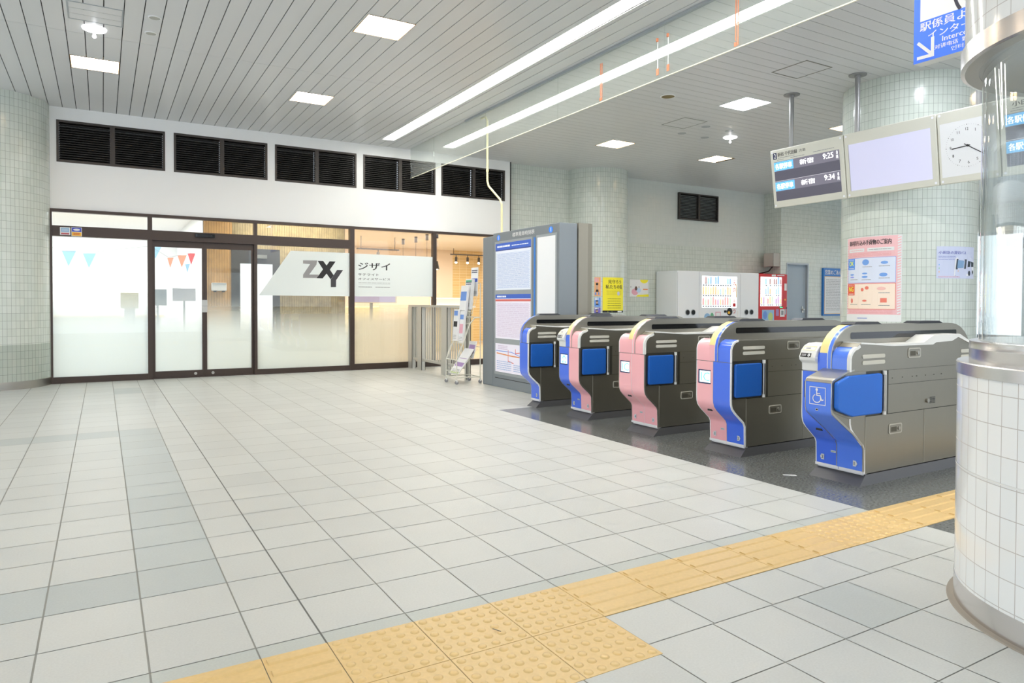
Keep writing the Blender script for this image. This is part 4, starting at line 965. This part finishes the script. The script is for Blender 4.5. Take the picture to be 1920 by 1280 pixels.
# ================================================================== STEEL FENCE
fc = empty('steel_fence', (4.54,10,0), 'grey slatted steel fence between the shop front and brochure rack', 'fence')
FST = M('galvanised', (200,198,190), .4, .3); FX = 4.54
MB().box(FX-.03,9.0,1.035,FX+.03,11.18,1.07,FST).build('top_rail', fc)
MB().box(FX-.02,9.0,.15,FX+.02,11.18,.19,FST).build('bottom_rail', fc)
for ya, yb in ((11.0,11.18),(10.60,10.78),(9.62,9.84),(8.96,9.02)): MB().box(FX-.035,ya,.0 if ya!=11.0 else .0,FX-.028,yb,1.04,FST).box(FX-.035,ya,0,FX+.035,ya+.007,1.04,FST).box(FX+.028,ya,0,FX+.035,yb,1.04,FST).build('fence_post', fc)
yy = 10.97
while yy > 9.05:
    if not (10.56 < yy < 10.82 or 9.58 < yy < 9.88): MB().box(FX-.005,yy-.017,.19,FX+.005,yy+.017,1.035,FST).build('slat', fc)
    yy -= .078

# ================================================================== BROCHURE RACK
rk = empty('brochure_rack', (4.36,8.7,0), 'cream wire brochure rack on small casters beside the grey timetable board', 'brochure rack')
xa, xb, ya, yb = 4.14, 4.50, 8.53, 8.86
m = MB()
for y in (ya, yb):
    m.tube([(xa,y,.06),(xa,y,.33),(xa+.07,y,.52)],.008,CREAM).tube([(xa+.02,y,.36),(xa+.20,y,.82),(xa+.27,y,.90),(xb,y,.91)],.008,CREAM).tube([(xb,y,.06),(xb,y,1.38)],.008,CREAM).tube([(xa,y,.09),(xb,y,.09)],.007,CREAM)
m.build('side_frames', rk)
m = MB()
for x, z in ((xa,.09),(xb,.09),(xa,.33),(xb,.91),(xb,1.38),(xb,.5),(xa+.2,.82)): m.tube([(x,ya,z),(x,yb,z)],.006,CREAM)
m.build('cross_bars', rk)
for x0, z0, x1, z1 in ((xa+.03,.14,xb-.03,.48),(xa+.1,.55,xa+.22,.92),(xa+.24,.96,xb,1.3)):
    m = MB()
    for k in range(6):
        y = ya+.02+k*(yb-ya-.04)/5; m.tube([(x0,y,z0),(x1,y,z1)],.003,CREAM,6)
    m.tube([(x0-.03,ya,z0+.03),(x0-.03,yb,z0+.03)],.004,CREAM,6).tube([(x0,ya,z0),(x0,yb,z0)],.004,CREAM,6); m.build('wire_shelf', rk)
for x in (xa, xb):
    for y in (ya, yb):
        MB().cyl((x,y-.01,.025),(x,y+.01,.025),.025,INKG,14).cyl((x,y,.03),(x,y,.06),.006,STEEL2,8).box(x-.01,y-.014,.03,x+.01,y+.014,.06,GWHITE).build('caster', rk)
def leaflet(x, z, y0, w, h, lean, t, cols, lab, head=None):
    d = Vector((lean,0,1)).normalized(); n = Vector((-d.z,0,d.x)); o = Vector((x,y0+w,z))
    b = MB(); P8 = []
    for q in (0, t):
        for a, c in ((0,0),(w,0),(w,h),(0,h)): P8.append(tuple(o+Vector((0,-1,0))*a+d*c-n*q))
    b.raw(P8, [(0,1,2,3),(7,6,5,4),(0,4,5,1),(1,5,6,2),(2,6,7,3),(3,7,4,0)], PAPER)
    p = Pan(o,(0,-1,0),d,n); p.mb = b
    if head: p.tiny(.1*w,h*.8,.9*w,h*.93,NAVY,2,2,.5,7)
    for i, (z0, z1, mt) in enumerate(cols): p.rect(.06*w,h*z0,.94*w,h*z1,mt,1)
    p.tiny(.1*w,h*.06,.9*w,h*.2,INKG,2,3,.3,int(x*100))
    e = p.mb.build('leaflet_stack' if t > .01 else 'leaflet', loc=tuple(o), label=lab, cat='leaflet', group='leaflets in the brochure rack')
LBL = M('leaf_blue',(110,150,220),.5); LGR = M('leaf_green',(110,180,140),.5); LPU = M('leaf_purple',(170,140,190),.5); LPK = M('leaf_pink',(230,170,186),.5); LLM = M('leaf_lime',(196,216,140),.5)
leaflet(4.47,1.2,8.56,.21,.40,.03,.004,[(.5,.62,M('head_blue',(70,100,200),.5))],'tallest white sheet with blue stripe on top of the brochure rack','ご自由に')
leaflet(4.36,1.02,8.58,.2,.42,.10,.04,[(.88,.97,LGR)],'white leaflet stack with green top edge in the top tier','案内')
leaflet(4.30,.93,8.60,.2,.42,.10,.03,[(.5,.8,LBL)],'white leaflet stack with pale blue block in the top tier')
leaflet(4.22,.58,8.70,.13,.44,.06,.03,[(.8,.95,LBL),(.45,.62,INK)],'leaflet stack with black picture in middle tier, left')
leaflet(4.24,.56,8.57,.12,.43,.08,.03,[(.75,.9,LBL),(.3,.6,LPK)],'leaflet stack with pink print in middle tier, right')
leaflet(4.17,.13,8.56,.27,.42,.72,.012,[(.02,.1,LLM),(.3,.45,LPU),(.6,.62,LPU)],'wide magazine with lime edge leaning in the bottom tier')
leaflet(4.40,.34,8.56,.2,.24,.25,.012,[(.3,.8,LPU)],'pale purple magazine at the back of the bottom tier')

# ================================================================== DEPARTURE BOARD ON POLES
db = empty('departure_board', (7.42,4.6,2.3), 'row of cream framed departure panels with clock hung on grey poles', 'departure board')
tl = Vector((-.095,0,.720)); tl.normalize(); tn = Vector((-tl.z,0,tl.x))
PANC = M('panel_cream',(214,213,202),.35,.1)
def panel(y0, y1): # y0>y1, returns printing plane; x right = -Y
    o = Vector((7.472,y0,2.338)); h = .727; w = y0-y1; b = MB()
    P8 = []
    for q in (0, .07):
        for a, c in ((0.004,0),(w-.004,0),(w-.004,h),(0.004,h)): P8.append(tuple(o+Vector((0,-1,0))*a+tl*c-tn*q))
    b.raw(P8, [(0,1,2,3),(7,6,5,4),(0,4,5,1),(1,5,6,2),(2,6,7,3),(3,7,4,0)], PANC); b.build('panel_case', db, bevel=.008)
    p = Pan(o,(0,-1,0),tl,tn); return p, w, h
SCR = M('screen_dim',(120,116,128),.22,emis=.16,ecol=(150,146,168)); SCRB = M('screen_pale',(196,196,222),.16,emis=.22,ecol=(214,214,244)); SKB = M('label_sky',(110,186,240),.3,emis=.35); LITW = M('lit_white',(255,255,255),.3,emis=1.0)
SCRD = M('screen_dark',(96,94,108),.25,emis=.12)
def departures(y0, y1, num, title, sub, tm, dest):
    p, w, h = panel(y0, y1)
    p.rect(.045,.61,.1,.69,NAVY,1).text(num,.06,.622,.087,.68,WHL,2,.02) if num else None
    p.text(title,.115,.635,.40,.685,INK,1,.01).text(sub,.43,.642,.52,.676,INK,1,.0).tiny(.115,.612,.36,.624,INKG,1,1,.6,3).tiny(.1,.59,.2,.602,INKG,1,1,.6,4).tiny(.3,.59,.5,.602,INKG,1,1,.6,5).tiny(.62,.6,.9,.612,INKG,1,1,.6,6)
    p.rect(.05,.085,w-.06,.575,SCR,1).rect(.05,.332,w-.06,.455,SCRD,2).rect(.05,.085,w-.06,.205,SCRD,2).rect(.05,.33,w-.06,.334,M('rule',(200,198,206),.3,emis=.4),3)
    for k, z in enumerate((.475,.225)):
        p.rect(.05,z-.015,.335,z+.095,SKB,3).text('各駅停車',.07,z+.005,.315,z+.075,LITW,4,.01).text(dest,.43,z+.01,.62,z+.075,LITW,4,.01).text(tm[k],.75,z+.02,.885,z+.085,LITW,4,.01).text('8',.925,z+.05,.943,z+.09,LITW,4,.0).text('両',.92,z,.947,z+.04,LITW,4,.0)
    screws(p, w, h); p.build('departure_screen', db, label='lit departure list')
def screws(p, w, h):
    for x, z in ((.035,.03),(w-.035,.03),(.035,h-.03),(w-.035,h-.03)): p.ell(x,z,.013,.013,M('screw_white',(240,240,246),.3),6,16)
departures(6.07, 5.047, '2', '新宿 千代田線', '方面', ('9:25','9:34'), '新宿')
p, w, h = panel(5.047, 4.007); p.rect(.055,.075,w-.065,.60,SCRB,1).rect(.052,.075,.058,.60,INKG,2); screws(p, w, h); p.build('blank_screen', db, label='pale blank screen')
p, w, h = panel(4.007, 3.43)
p.rect(.03,.07,w-.03,.61,M('clock_face',(232,233,236),.12),1); cx, cz, rr = w/2, .355, .20
for k in range(1, 13):
    t = R(90-30*k); p.text(str(k), cx+rr*.82*math.cos(t)-(.013 if k > 9 else .008), cz+rr*.82*math.sin(t)-.014, cx+rr*.82*math.cos(t)+.013, cz+rr*.82*math.sin(t)+.014, INK, 2, .0, True)
for k in range(60):
    t = R(6*k); s2 = .004 if k % 5 == 0 else .0018; p.ell(cx+rr*1.03*math.cos(t), cz+rr*1.03*math.sin(t), s2, s2, INK, 2, 8)
ah, am = R(90-30*3.98*0-280), 0
p.line([(cx+.02*math.cos(R(-9)),cz),(cx-.15,cz-.012)],.010,INK,4).line([(cx-.03,cz+.02),(cx+.145,cz-.105)],.008,INK,5).ell(cx,cz,.012,.012,INK,6)
screws(p, w, h); p.build('clock_dial', db, label='white clock face')
departures(3.43, 2.40, '', '小田急線', '方面', ('9:28','9:38'), '唐木田')
for y in (5.78,4.90,3.62,2.75):
    MB().cyl((7.42,y,3.03),(7.42,y,ZC-.01),.028,PGREY,20).build('pole', db)
    MB().lathe((7.42,y),[(.028,ZC-.035),(.035,ZC-.03),(.035,ZC-.015),(.095,ZC-.012),(.095,ZC-.001)],PGREY,28).build('ceiling_flange', db)

# ================================================================== HANGING BLUE SIGN
bs = empty('hanging_sign', (4.2,1.95,2.54), 'blue hanging intercom sign with white arrow, partly behind the tiled drum', 'sign')
MB().box(4.2,1.5,2.54,4.28,2.415,3.38,GWHITE).build('sign_case', bs, bevel=.004)
q = .933; p = Pan((4.1985,2.415,2.54),(0,-1,0),(0,0,1),(-1,0,0))
p.rect(0,0,.915,.84,SIGNB,1)
p.rect(.037,.24,.60,.80,WHL,2)
DK = M('symbol_dark',(62,62,74),.4)
p.ell(.15,.44,.095,.10,DK,3,28).ell(.205,.345,.03,.022,WHL,4,16)
for k, rr2 in enumerate((.09,.14,.19)):
    p.line([(.42-rr2*math.cos(R(t)),.345+rr2*math.sin(R(t))) for t in range(-32,40,6)],.018,DK,3)
p.ell(.40,.345,.018,.018,DK,3)
p.text('駅係員よびだし',.037,.18,.50,.232,WHL,2,.012).text('インターホン',.085,.125,.44,.168,WHL,2,.012)
p.text('Intercom',.165,.088,.34,.118,WHL,2,.012).text('对讲电话  對講機',.123,.052,.37,.078,WHL,2,.01).text('인터폰',.215,.018,.32,.043,WHL,2,.01)
p.build('sign_face', bs, label='blue printed face')
p = Pan((4.1982,2.415,2.54),(0,-1,0),(0,0,1),(-1,0,0))
p.line([(.03,.115),(.105,.035)],.018,WHL,5).line([(.112,.125),(.112,.026),(.028,.028)],.019,WHL,5); p.build('arrow', bs, label='white arrow pointing down right')
for y in (1.62,2.28): MB().cyl((4.24,y,3.38),(4.24,y,ZC-.002),.012,PGREY).build('hanger_rod', bs)

# ================================================================== VENDING MACHINES AND BINS
YV, YB = 10.64, 11.27; ZT = 1.79
VW = M('vending_white',(240,243,247),.3); LITV = M('vending_lit',(252,252,255),.3,emis=.8)
def bin_unit(x0, x1, hx, lab):
    e = empty('recycling_bin', ((x0+x1)/2,YV,0), lab, 'recycling bin', 'white bin cabinets beside the vending machines')
    MB().box(x0,YV,.05,x1-.004,YB,ZT,VW).box(x0+.03,YV+.03,0,x1-.03,YB-.02,.05,BLACK).build('cabinet', e, bevel=.008)
    for h in hx:
        MB().cyl((h,YV+.002,.93),(h,YV-.012,.93),.062,GREY2,24).cyl((h,YV-.0125,.93),(h,YV-.0135,.93),.05,BLACK,24).build('bottle_hole', e, label='round dark bottle hole')
    MB().box(x0+.012,YV-.0015,.08,x0+.016,YV,ZT-.03,INKG).build('door_gap', e)
def vending(x0, x1, wx0, wx1, wz0, wz1, body, lab, red):
    e = empty('vending_machine', ((x0+x1)/2,YV,0), lab, 'vending machine')
    b = MB(); b.box(x0,YV+.02,.05,x1-.004,YB,ZT,body).box(x0+.03,YV+.05,0,x1-.03,YB-.02,.05,BLACK).build('cabinet', e, bevel=.006)
    d = MB()
    for a, b0, c, dd2 in rects_minus([(x0+.002,.10,x1-.006,ZT-.005)], [(wx0,wz0,wx1,wz1)]): d.box(a,YV,b0,c,YV+.02,dd2,body)
    d.build('door', e)
    k = MB(); k.box(wx0,YV+.018,wz0,wx1,YV+.0195,wz1,LITV); k.build('lit_back', e, label='bright lit display back')
    rnd = random.Random(4 if red else 9); rows = 3; hh = (wz1-wz0)/rows
    pal = [[(60,130,210),(90,180,220),(120,60,60),(230,230,240)],[(246,190,90),(240,150,70),(120,170,230),(240,210,120)],[(230,90,90),(150,90,160),(250,180,90),(150,210,150)]]
    n = 10 if red else 12
    for r_ in range(rows):
        zb = wz1-hh*(r_+1)+.06
        MB().box(wx0,YV+.002,zb-.008,wx1-.0 if red else wx1-.16,YV+.018,zb,GWHITE).build('display_shelf', e)
        for i in range(n):
            x = wx0+.05+(((wx1 if red else wx1-.16)-wx0-.1))*i/(n-1)
            if red and rnd.random() < .35: continue
            c = tuple((v+255)//2 for v in pal[r_][rnd.randrange(4)]); mt = M('drink_%d_%d_%d'%c, c, .35, emis=.4)
            h2 = rnd.choice((.12,.15,.17)); MB().cyl((x,YV+.009,zb),(x,YV+.009,zb+h2*.8),.019,mt,10).cyl((x,YV+.009,zb+h2*.8),(x,YV+.009,zb+h2),.018,mt,10,.008).build('sample_bottle', e)
            MB().box(x-.018,YV-.004,zb-.045,x+.018,YV+.001,zb-.022,M('price_dark',(90,96,112),.4)).build('select_button', e)
    MB().box(wx0,YV-.001,wz0,wx1,YV+.0005,wz1,GLASS).build('display_glass', e)
    p = Pan((0,YV-.002,0),(1,0,0),(0,0,1),(0,-1,0))
    if red:
        p.rect(wx0+.06,.62,wx0+.46,.98,SKY,1).ell(wx0+.16,.86,.07,.09,LBL,2).ell(wx0+.34,.82,.08,.1,LLM,2).rect(wx0+.52,.84,wx0+.62,.99,LPU,1).rect(wx0+.66,.82,wx0+.82,.99,PAPER,1).rect(wx0+.70,.86,wx0+.78,.96,INKG,2)
        p.rect(wx0+.64,1.02,wx0+.76,1.06,BLACK,1).rect(wx0+.65,1.025,wx0+.75,1.04,M('lcd_green',(90,220,140),.3,emis=1),2).ell(wx0+.88,1.02,.02,.02,BLACK,1).rect(x1-.10,1.42,x1-.02,1.58,PAPER,1).ell(x1-.05,.93,.022,.07,GREY2,1).ell(x1-.07,1.21,.022,.022,ORG,1)
        p.rect(x0+.42,1.735,x0+.56,1.775,PAPER,1).tiny(x0+.60,1.748,x0+.85,1.772,PAPER,1,1,.6)
    else:
        for t, z, h2 in (('元',1.60,.09),('の',1.44,.08),('十',1.20,.09),('一',1.10,.05),('つ',.97,.07),('の',.80,.07)): p.text(t,wx1-.13,z-h2,wx1-.05,z+.02,RUBY,3,.02)
        p.poly([(wx1-.05,1.55),(wx1-.03,1.55),(wx1-.02,1.25),(wx1-.04,1.25)],M('arrow_amber',(250,210,150),.4),2)
        p.ell(wx0+.83,.94,.085,.085,BLACK,1).ell(wx0+.81,.92,.04,.03,ORG,2,12).rect(wx0+.66,.92,wx0+.74,.97,BLACK,1).rect(wx0+.40,.78,wx0+.56,.94,LPK,1).rect(wx0+.42,.80,wx0+.54,.92,PAPER,2).ell(wx0+.16,.83,.09,.08,SKY,1).ell(wx0+.30,.85,.05,.07,LGR,1)
        p.rect(x1-.09,.78,x1-.05,.96,PAPER,2)
    p.build('door_graphics', e)
    MB().box(wx0+.1,YV-.006,.25,wx0+.8,YV+.001,.45,BLACK).build('delivery_flap', e)
bin_unit(10.17, 10.80, (10.46,10.62), 'tall white cabinet with two round holes, left of the white vending machine')
vending(10.80, 12.02, 10.87, 11.93, 1.03, 1.70, VW, 'white vending machine with lit drink rows and red vertical writing', False)
bin_unit(12.02, 12.62, (12.22,12.38), 'white cabinet with two round holes between the white and red vending machines')
vending(12.62, 13.57, 12.67, 13.40, 1.06, 1.72, RUBY, 'red vending machine with lit drink rows beside the grey door', True)
# control box, conduits
cb = empty('control_box', (13.5,11.0,1.98), 'beige metal control box on the wall corner above the red vending machine', 'control box')
MB().box(13.38,10.87,1.98,13.6,11.15,2.29,M('box_beige',(176,172,164),.4)).build('case', cb, bevel=.004)
MB().box(13.376,10.89,2.0,13.38,11.13,2.27,M('box_beige2',(186,182,174),.4)).build('lid', cb)
MB().tube([(13.5,11.0,1.98),(13.48,11.08,1.88),(13.45,11.28,1.83)],.014,BLACK).tube([(13.46,10.95,1.98),(13.42,11.05,1.87),(13.35,11.28,1.82)],.012,BLACK).build('cables', cb)
# notice board right of door
nb = empty('notice_board', (15.6,10.83,.84), 'blue framed notice board on the tiled wall right of the grey door', 'notice board')
MB().box(15.1,10.80,.83,16.1,10.85,1.99,M('frame_blue',(40,120,200),.4)).build('frame', nb)
p = Pan((15.1,10.798,.83),(1,0,0),(0,0,1),(0,-1,0)); p.rect(.05,.05,.95,.95,PAPER,1).frame(.04,.04,.96,.96,.012,ORG,2).text('営業のごあんない',.06,1.0,.9,1.12,WHL,2,.02).tiny(.1,.12,.9,.9,INKG,2,20,.25,5); p.build('notice_sheet', nb)

# ================================================================== POSTERS
def cylmap(c, r, a_deg):
    def fn(x, y, off):
        t = R(a_deg)+x/r; return (c[0]+(r+.0015+off)*math.cos(t), c[1]+(r+.0015+off)*math.sin(t), y)
    return fn
bigc = (8.45,4.91); br = .727
# pink luggage poster
p = Pan((0,0,0),(1,0,0),(0,0,1),(0,-1,0), fn=cylmap(bigc, br, 150.8)); W = .71
PKP = M('poster_pink',(246,196,200),.45); PK2 = M('poster_pink_dark',(236,160,160),.45); LBX = M('poster_paleblue',(222,230,248),.45); CRB = M('poster_cream',(252,232,214),.45); OB = M('ok_blue',(84,150,240),.45); NR = M('ng_red',(238,96,66),.45); YTX = M('ok_yellow',(240,250,80),.45)
p.rect(0,.91,W,1.90,PAPER,0).rect(.01,.99,W-.01,1.895,PKP,1)
for k in range(30): p.poly([(W-.045,1.0+k*.03),(W-.01,1.012+k*.03),(W-.01,1.027+k*.03),(W-.045,1.015+k*.03)],PAPER,2)
for k in range(28): p.poly([(.012,1.0+k*.03),(.03,1.01+k*.03),(.03,1.02+k*.03),(.012,1.01+k*.03)],PAPER,2)
p.text('車内持ち込み手荷物のご案内',.055,1.80,.60,1.862,INK,2,.025).rect(.05,1.725,.29,1.765,PAPER,2).rect(.33,1.725,.63,1.765,PAPER,2).tiny(.07,1.735,.27,1.755,PK2,3,1,.3,1).tiny(.35,1.735,.6,1.755,INKG,3,1,.3,2).tiny(.05,1.67,.6,1.715,PK2,2,3,.25,3)
p.rect(.03,1.36,.65,1.655,LBX,2).frame(.03,1.36,.65,1.655,.004,M('fr_blue',(150,160,230),.4),3).rect(.03,1.05,.65,1.35,CRB,2).frame(.03,1.05,.65,1.35,.004,NR,3)
p.rect(.035,1.52,.155,1.65,OB,3).text('OK',.055,1.565,.135,1.62,YTX,4,.03).rect(.035,1.215,.155,1.345,NR,3).text('NG',.055,1.26,.135,1.315,YTX,4,.03).text('持ち込み',.05,1.627,.14,1.643,PAPER,4,.01).text('持ち込み',.05,1.322,.14,1.338,PAPER,4,.01).tiny(.05,1.53,.14,1.54,PAPER,4,1,.8,1).tiny(.05,1.225,.14,1.235,PAPER,4,1,.8,1)
SB = M('sketch_blue',(120,168,236),.45); SR = M('sketch_red',(240,130,110),.45)
for (cx,cy,rx,ry,mt) in ((.31,1.60,.045,.035,SB),(.53,1.59,.04,.018,SB),(.11,1.46,.035,.01,SB),(.11,1.43,.035,.008,M('sketch_blue2',(150,160,236),.45)),(.30,1.47,.035,.01,SB),(.30,1.43,.04,.013,SB),(.52,1.45,.045,.022,SB),(.27,1.28,.02,.02,SR),(.33,1.30,.025,.02,SR),(.50,1.29,.05,.02,M('sketch_pink',(248,200,190),.45)),(.11,1.15,.018,.03,SR),(.30,1.15,.03,.012,SR)): p.ell(cx,cy,rx,ry,mt,3,12)
p.rect(.49,1.13,.56,1.18,SR,3)
for (x,y) in ((.47,1.545),(.47,1.405),(.47,1.235),(.47,1.09),(.08,1.1),(.26,1.1),(.26,1.39),(.08,1.395),(.27,1.54)): p.tiny(x,y,x+.12,y+.012,INKG,3,1,.5,int(x*100+y*10))
p.tiny(.06,1.0,.62,1.04,PK2,2,3,.3,8); p.tiny(.20,.938,.34,.952,M('logo_blue',(60,100,200),.5),2,1,.5)
p.mb.build('poster', loc=(8.45-br,4.91,.91), label='pink and white luggage rules poster wrapped on the big tiled pillar', cat='poster', group='posters on the pillars')
# bus poster
p = Pan((0,0,0),(1,0,0),(0,0,1),(0,-1,0), fn=cylmap(bigc, br, -126.4)); W = .53
LAV = M('bus_lavender',(206,212,236),.45)
p.rect(0,1.40,W,1.756,LAV,0).text('小田急の貸切バス',.02,1.67,.37,1.705,M('bus_title',(56,70,170),.45),1,.02,False,.12)
for k, c in enumerate(((120,180,236),(150,206,170),(246,186,120))): p.poly([(.025,1.56-k*.04),(.26,1.572-k*.04),(.26,1.556-k*.04),(.025,1.545-k*.04)], M('bus_bar%d'%k,c,.45),1)
p.tiny(.02,1.6,.22,1.655,M('bus_small',(130,140,200),.5),1,3,.3,2).tiny(.02,1.41,.28,1.43,LPK,1,2,.4,5)
BW = M('bus_white',(240,240,244),.4); BD = M('bus_dark',(40,52,64),.3)
p.poly([(.20,1.43),(.40,1.43),(.52,1.47),(.52,1.60),(.46,1.635),(.24,1.635),(.215,1.62)],BW,2).poly([(.222,1.50),(.37,1.51),(.385,1.615),(.235,1.62)],BD,3).poly([(.24,1.515),(.33,1.52),(.34,1.60),(.25,1.605)],M('bus_glass',(110,150,190),.2),4).poly([(.40,1.53),(.52,1.535),(.52,1.585),(.41,1.60)],BD,3).ell(.43,1.46,.02,.028,BD,4).ell(.50,1.475,.012,.02,BD,4).poly([(.25,1.418),(.50,1.445),(.50,1.452),(.21,1.432)],INKG,1)
p.mb.build('poster', loc=(8.4,4.18,1.4), label='lavender poster with a white coach wrapped on the big tiled pillar', cat='poster', group='posters on the pillars')
# yellow poster on back pillar
backc = (8.55,11.25); kr = .625
p = Pan((0,0,0),(1,0,0),(0,0,1),(0,-1,0), fn=cylmap(backc, kr, -115)); W = .50
PY = M('poster_yellow',(250,238,50),.45)
p.rect(0,.93,W,1.61,PY,0).text('見守ろう',.11,1.49,.42,1.565,INK,1,.03).text('私たちの街',.06,1.39,.46,1.47,INK,1,.03).tiny(.08,1.27,.42,1.36,M('yellow_print',(210,196,60),.5),1,4,.3,4).ell(.35,1.30,.035,.04,LAV,2)
p.rect(0,.93,W,.972,BLACK,1).rect(.1,.935,.2,.965,M('olive',(120,130,40),.5),2).rect(.33,.938,.45,.965,PAPER,2)
p.tiny(.1,1.0,.42,1.22,M('yellow_print2',(120,112,40),.5),1,5,.2,14)
p.mb.build('poster', loc=(8.4,10.62,.93), label='bright yellow poster with black writing on the far tiled pillar', cat='poster', group='posters on the pillars')
def card(a, w, z0, z1, bgc, lab):
    p = Pan((0,0,0),(1,0,0),(0,0,1),(0,-1,0), fn=cylmap(backc, kr, a)); p.rect(0,z0,w,z1,bgc,0)
    h = z1-z0; p.rect(.01,z1-h*.26,w-.04,z1-h*.04,PAPER if h < .2 else LPK,1).ell(w*.42,z0+h*.5,w*.2,h*.17,M('skin_print',(206,170,146),.6),2,14).poly([(w*.2,z0+h*.22),(w*.7,z0+h*.22),(w*.6,z0+h*.36),(w*.3,z0+h*.36)],INK,2).ell(w*.42,z0+h*.64,w*.2,h*.07,INK,3,12).rect(.01,z0+h*.06,w*.8,z0+h*.2,LBL,1)
    p.mb.build('poster', loc=(8.1,10.75,z0), label=lab, cat='poster', group='small portrait cards on the far pillar')
card(-129.5,.12,1.25,1.61,M('card_orange',(240,176,120),.5),'orange bordered card with a portrait, upper of the three beside yellow poster')
card(-129.5,.12,1.04,1.22,M('card_blue',(110,160,236),.5),'sky blue card with a portrait, middle of the three beside yellow poster')
card(-129.5,.12,.90,1.03,M('card_violet',(120,110,200),.5),'violet bordered card with a portrait, lowest beside yellow poster')
p = Pan((9.47,YW-.002,1.255),(1,0,0),(0,0,1),(0,-1,0))
p.rect(0,0,.515,.355,PAPER,0).ell(.39,.355,.11,.075,PY,1,16,180,360).poly([(.17,0),(.515,0),(.515,.05),(.22,.035)],PY,1).ell(.17,.17,.035,.045,M('hair_print',(110,80,70),.5),2).ell(.14,.10,.09,.07,LPK,1).ell(.24,.13,.06,.05,M('pale_sky',(190,214,240),.5),1).rect(.36,.14,.49,.165,M('tag_orange',(240,140,80),.5),2).line([(.19,.31),(.14,.2)],.006,M('beam',(230,220,224),.5),1).ell(.03,.2,.012,.012,INKG,1).ell(.25,.2,.015,.015,INKG,1)
p.mb.build('poster', loc=(9.47,YW,1.255), label='white and yellow landscape poster on the tiled wall left of white cabinets', cat='poster')
p = None
# dark hair thin lines on floor tactile (two bits of litter)
MB().prism([(1.128,2.045),(1.131,2.047),(1.146,2.016),(1.143,2.014)],.0068,.0075,BLACK,'xy').build('hair_clip', loc=(1.13,2.03,.0068), label='thin dark sliver lying on the yellow dotted paving', cat='litter')
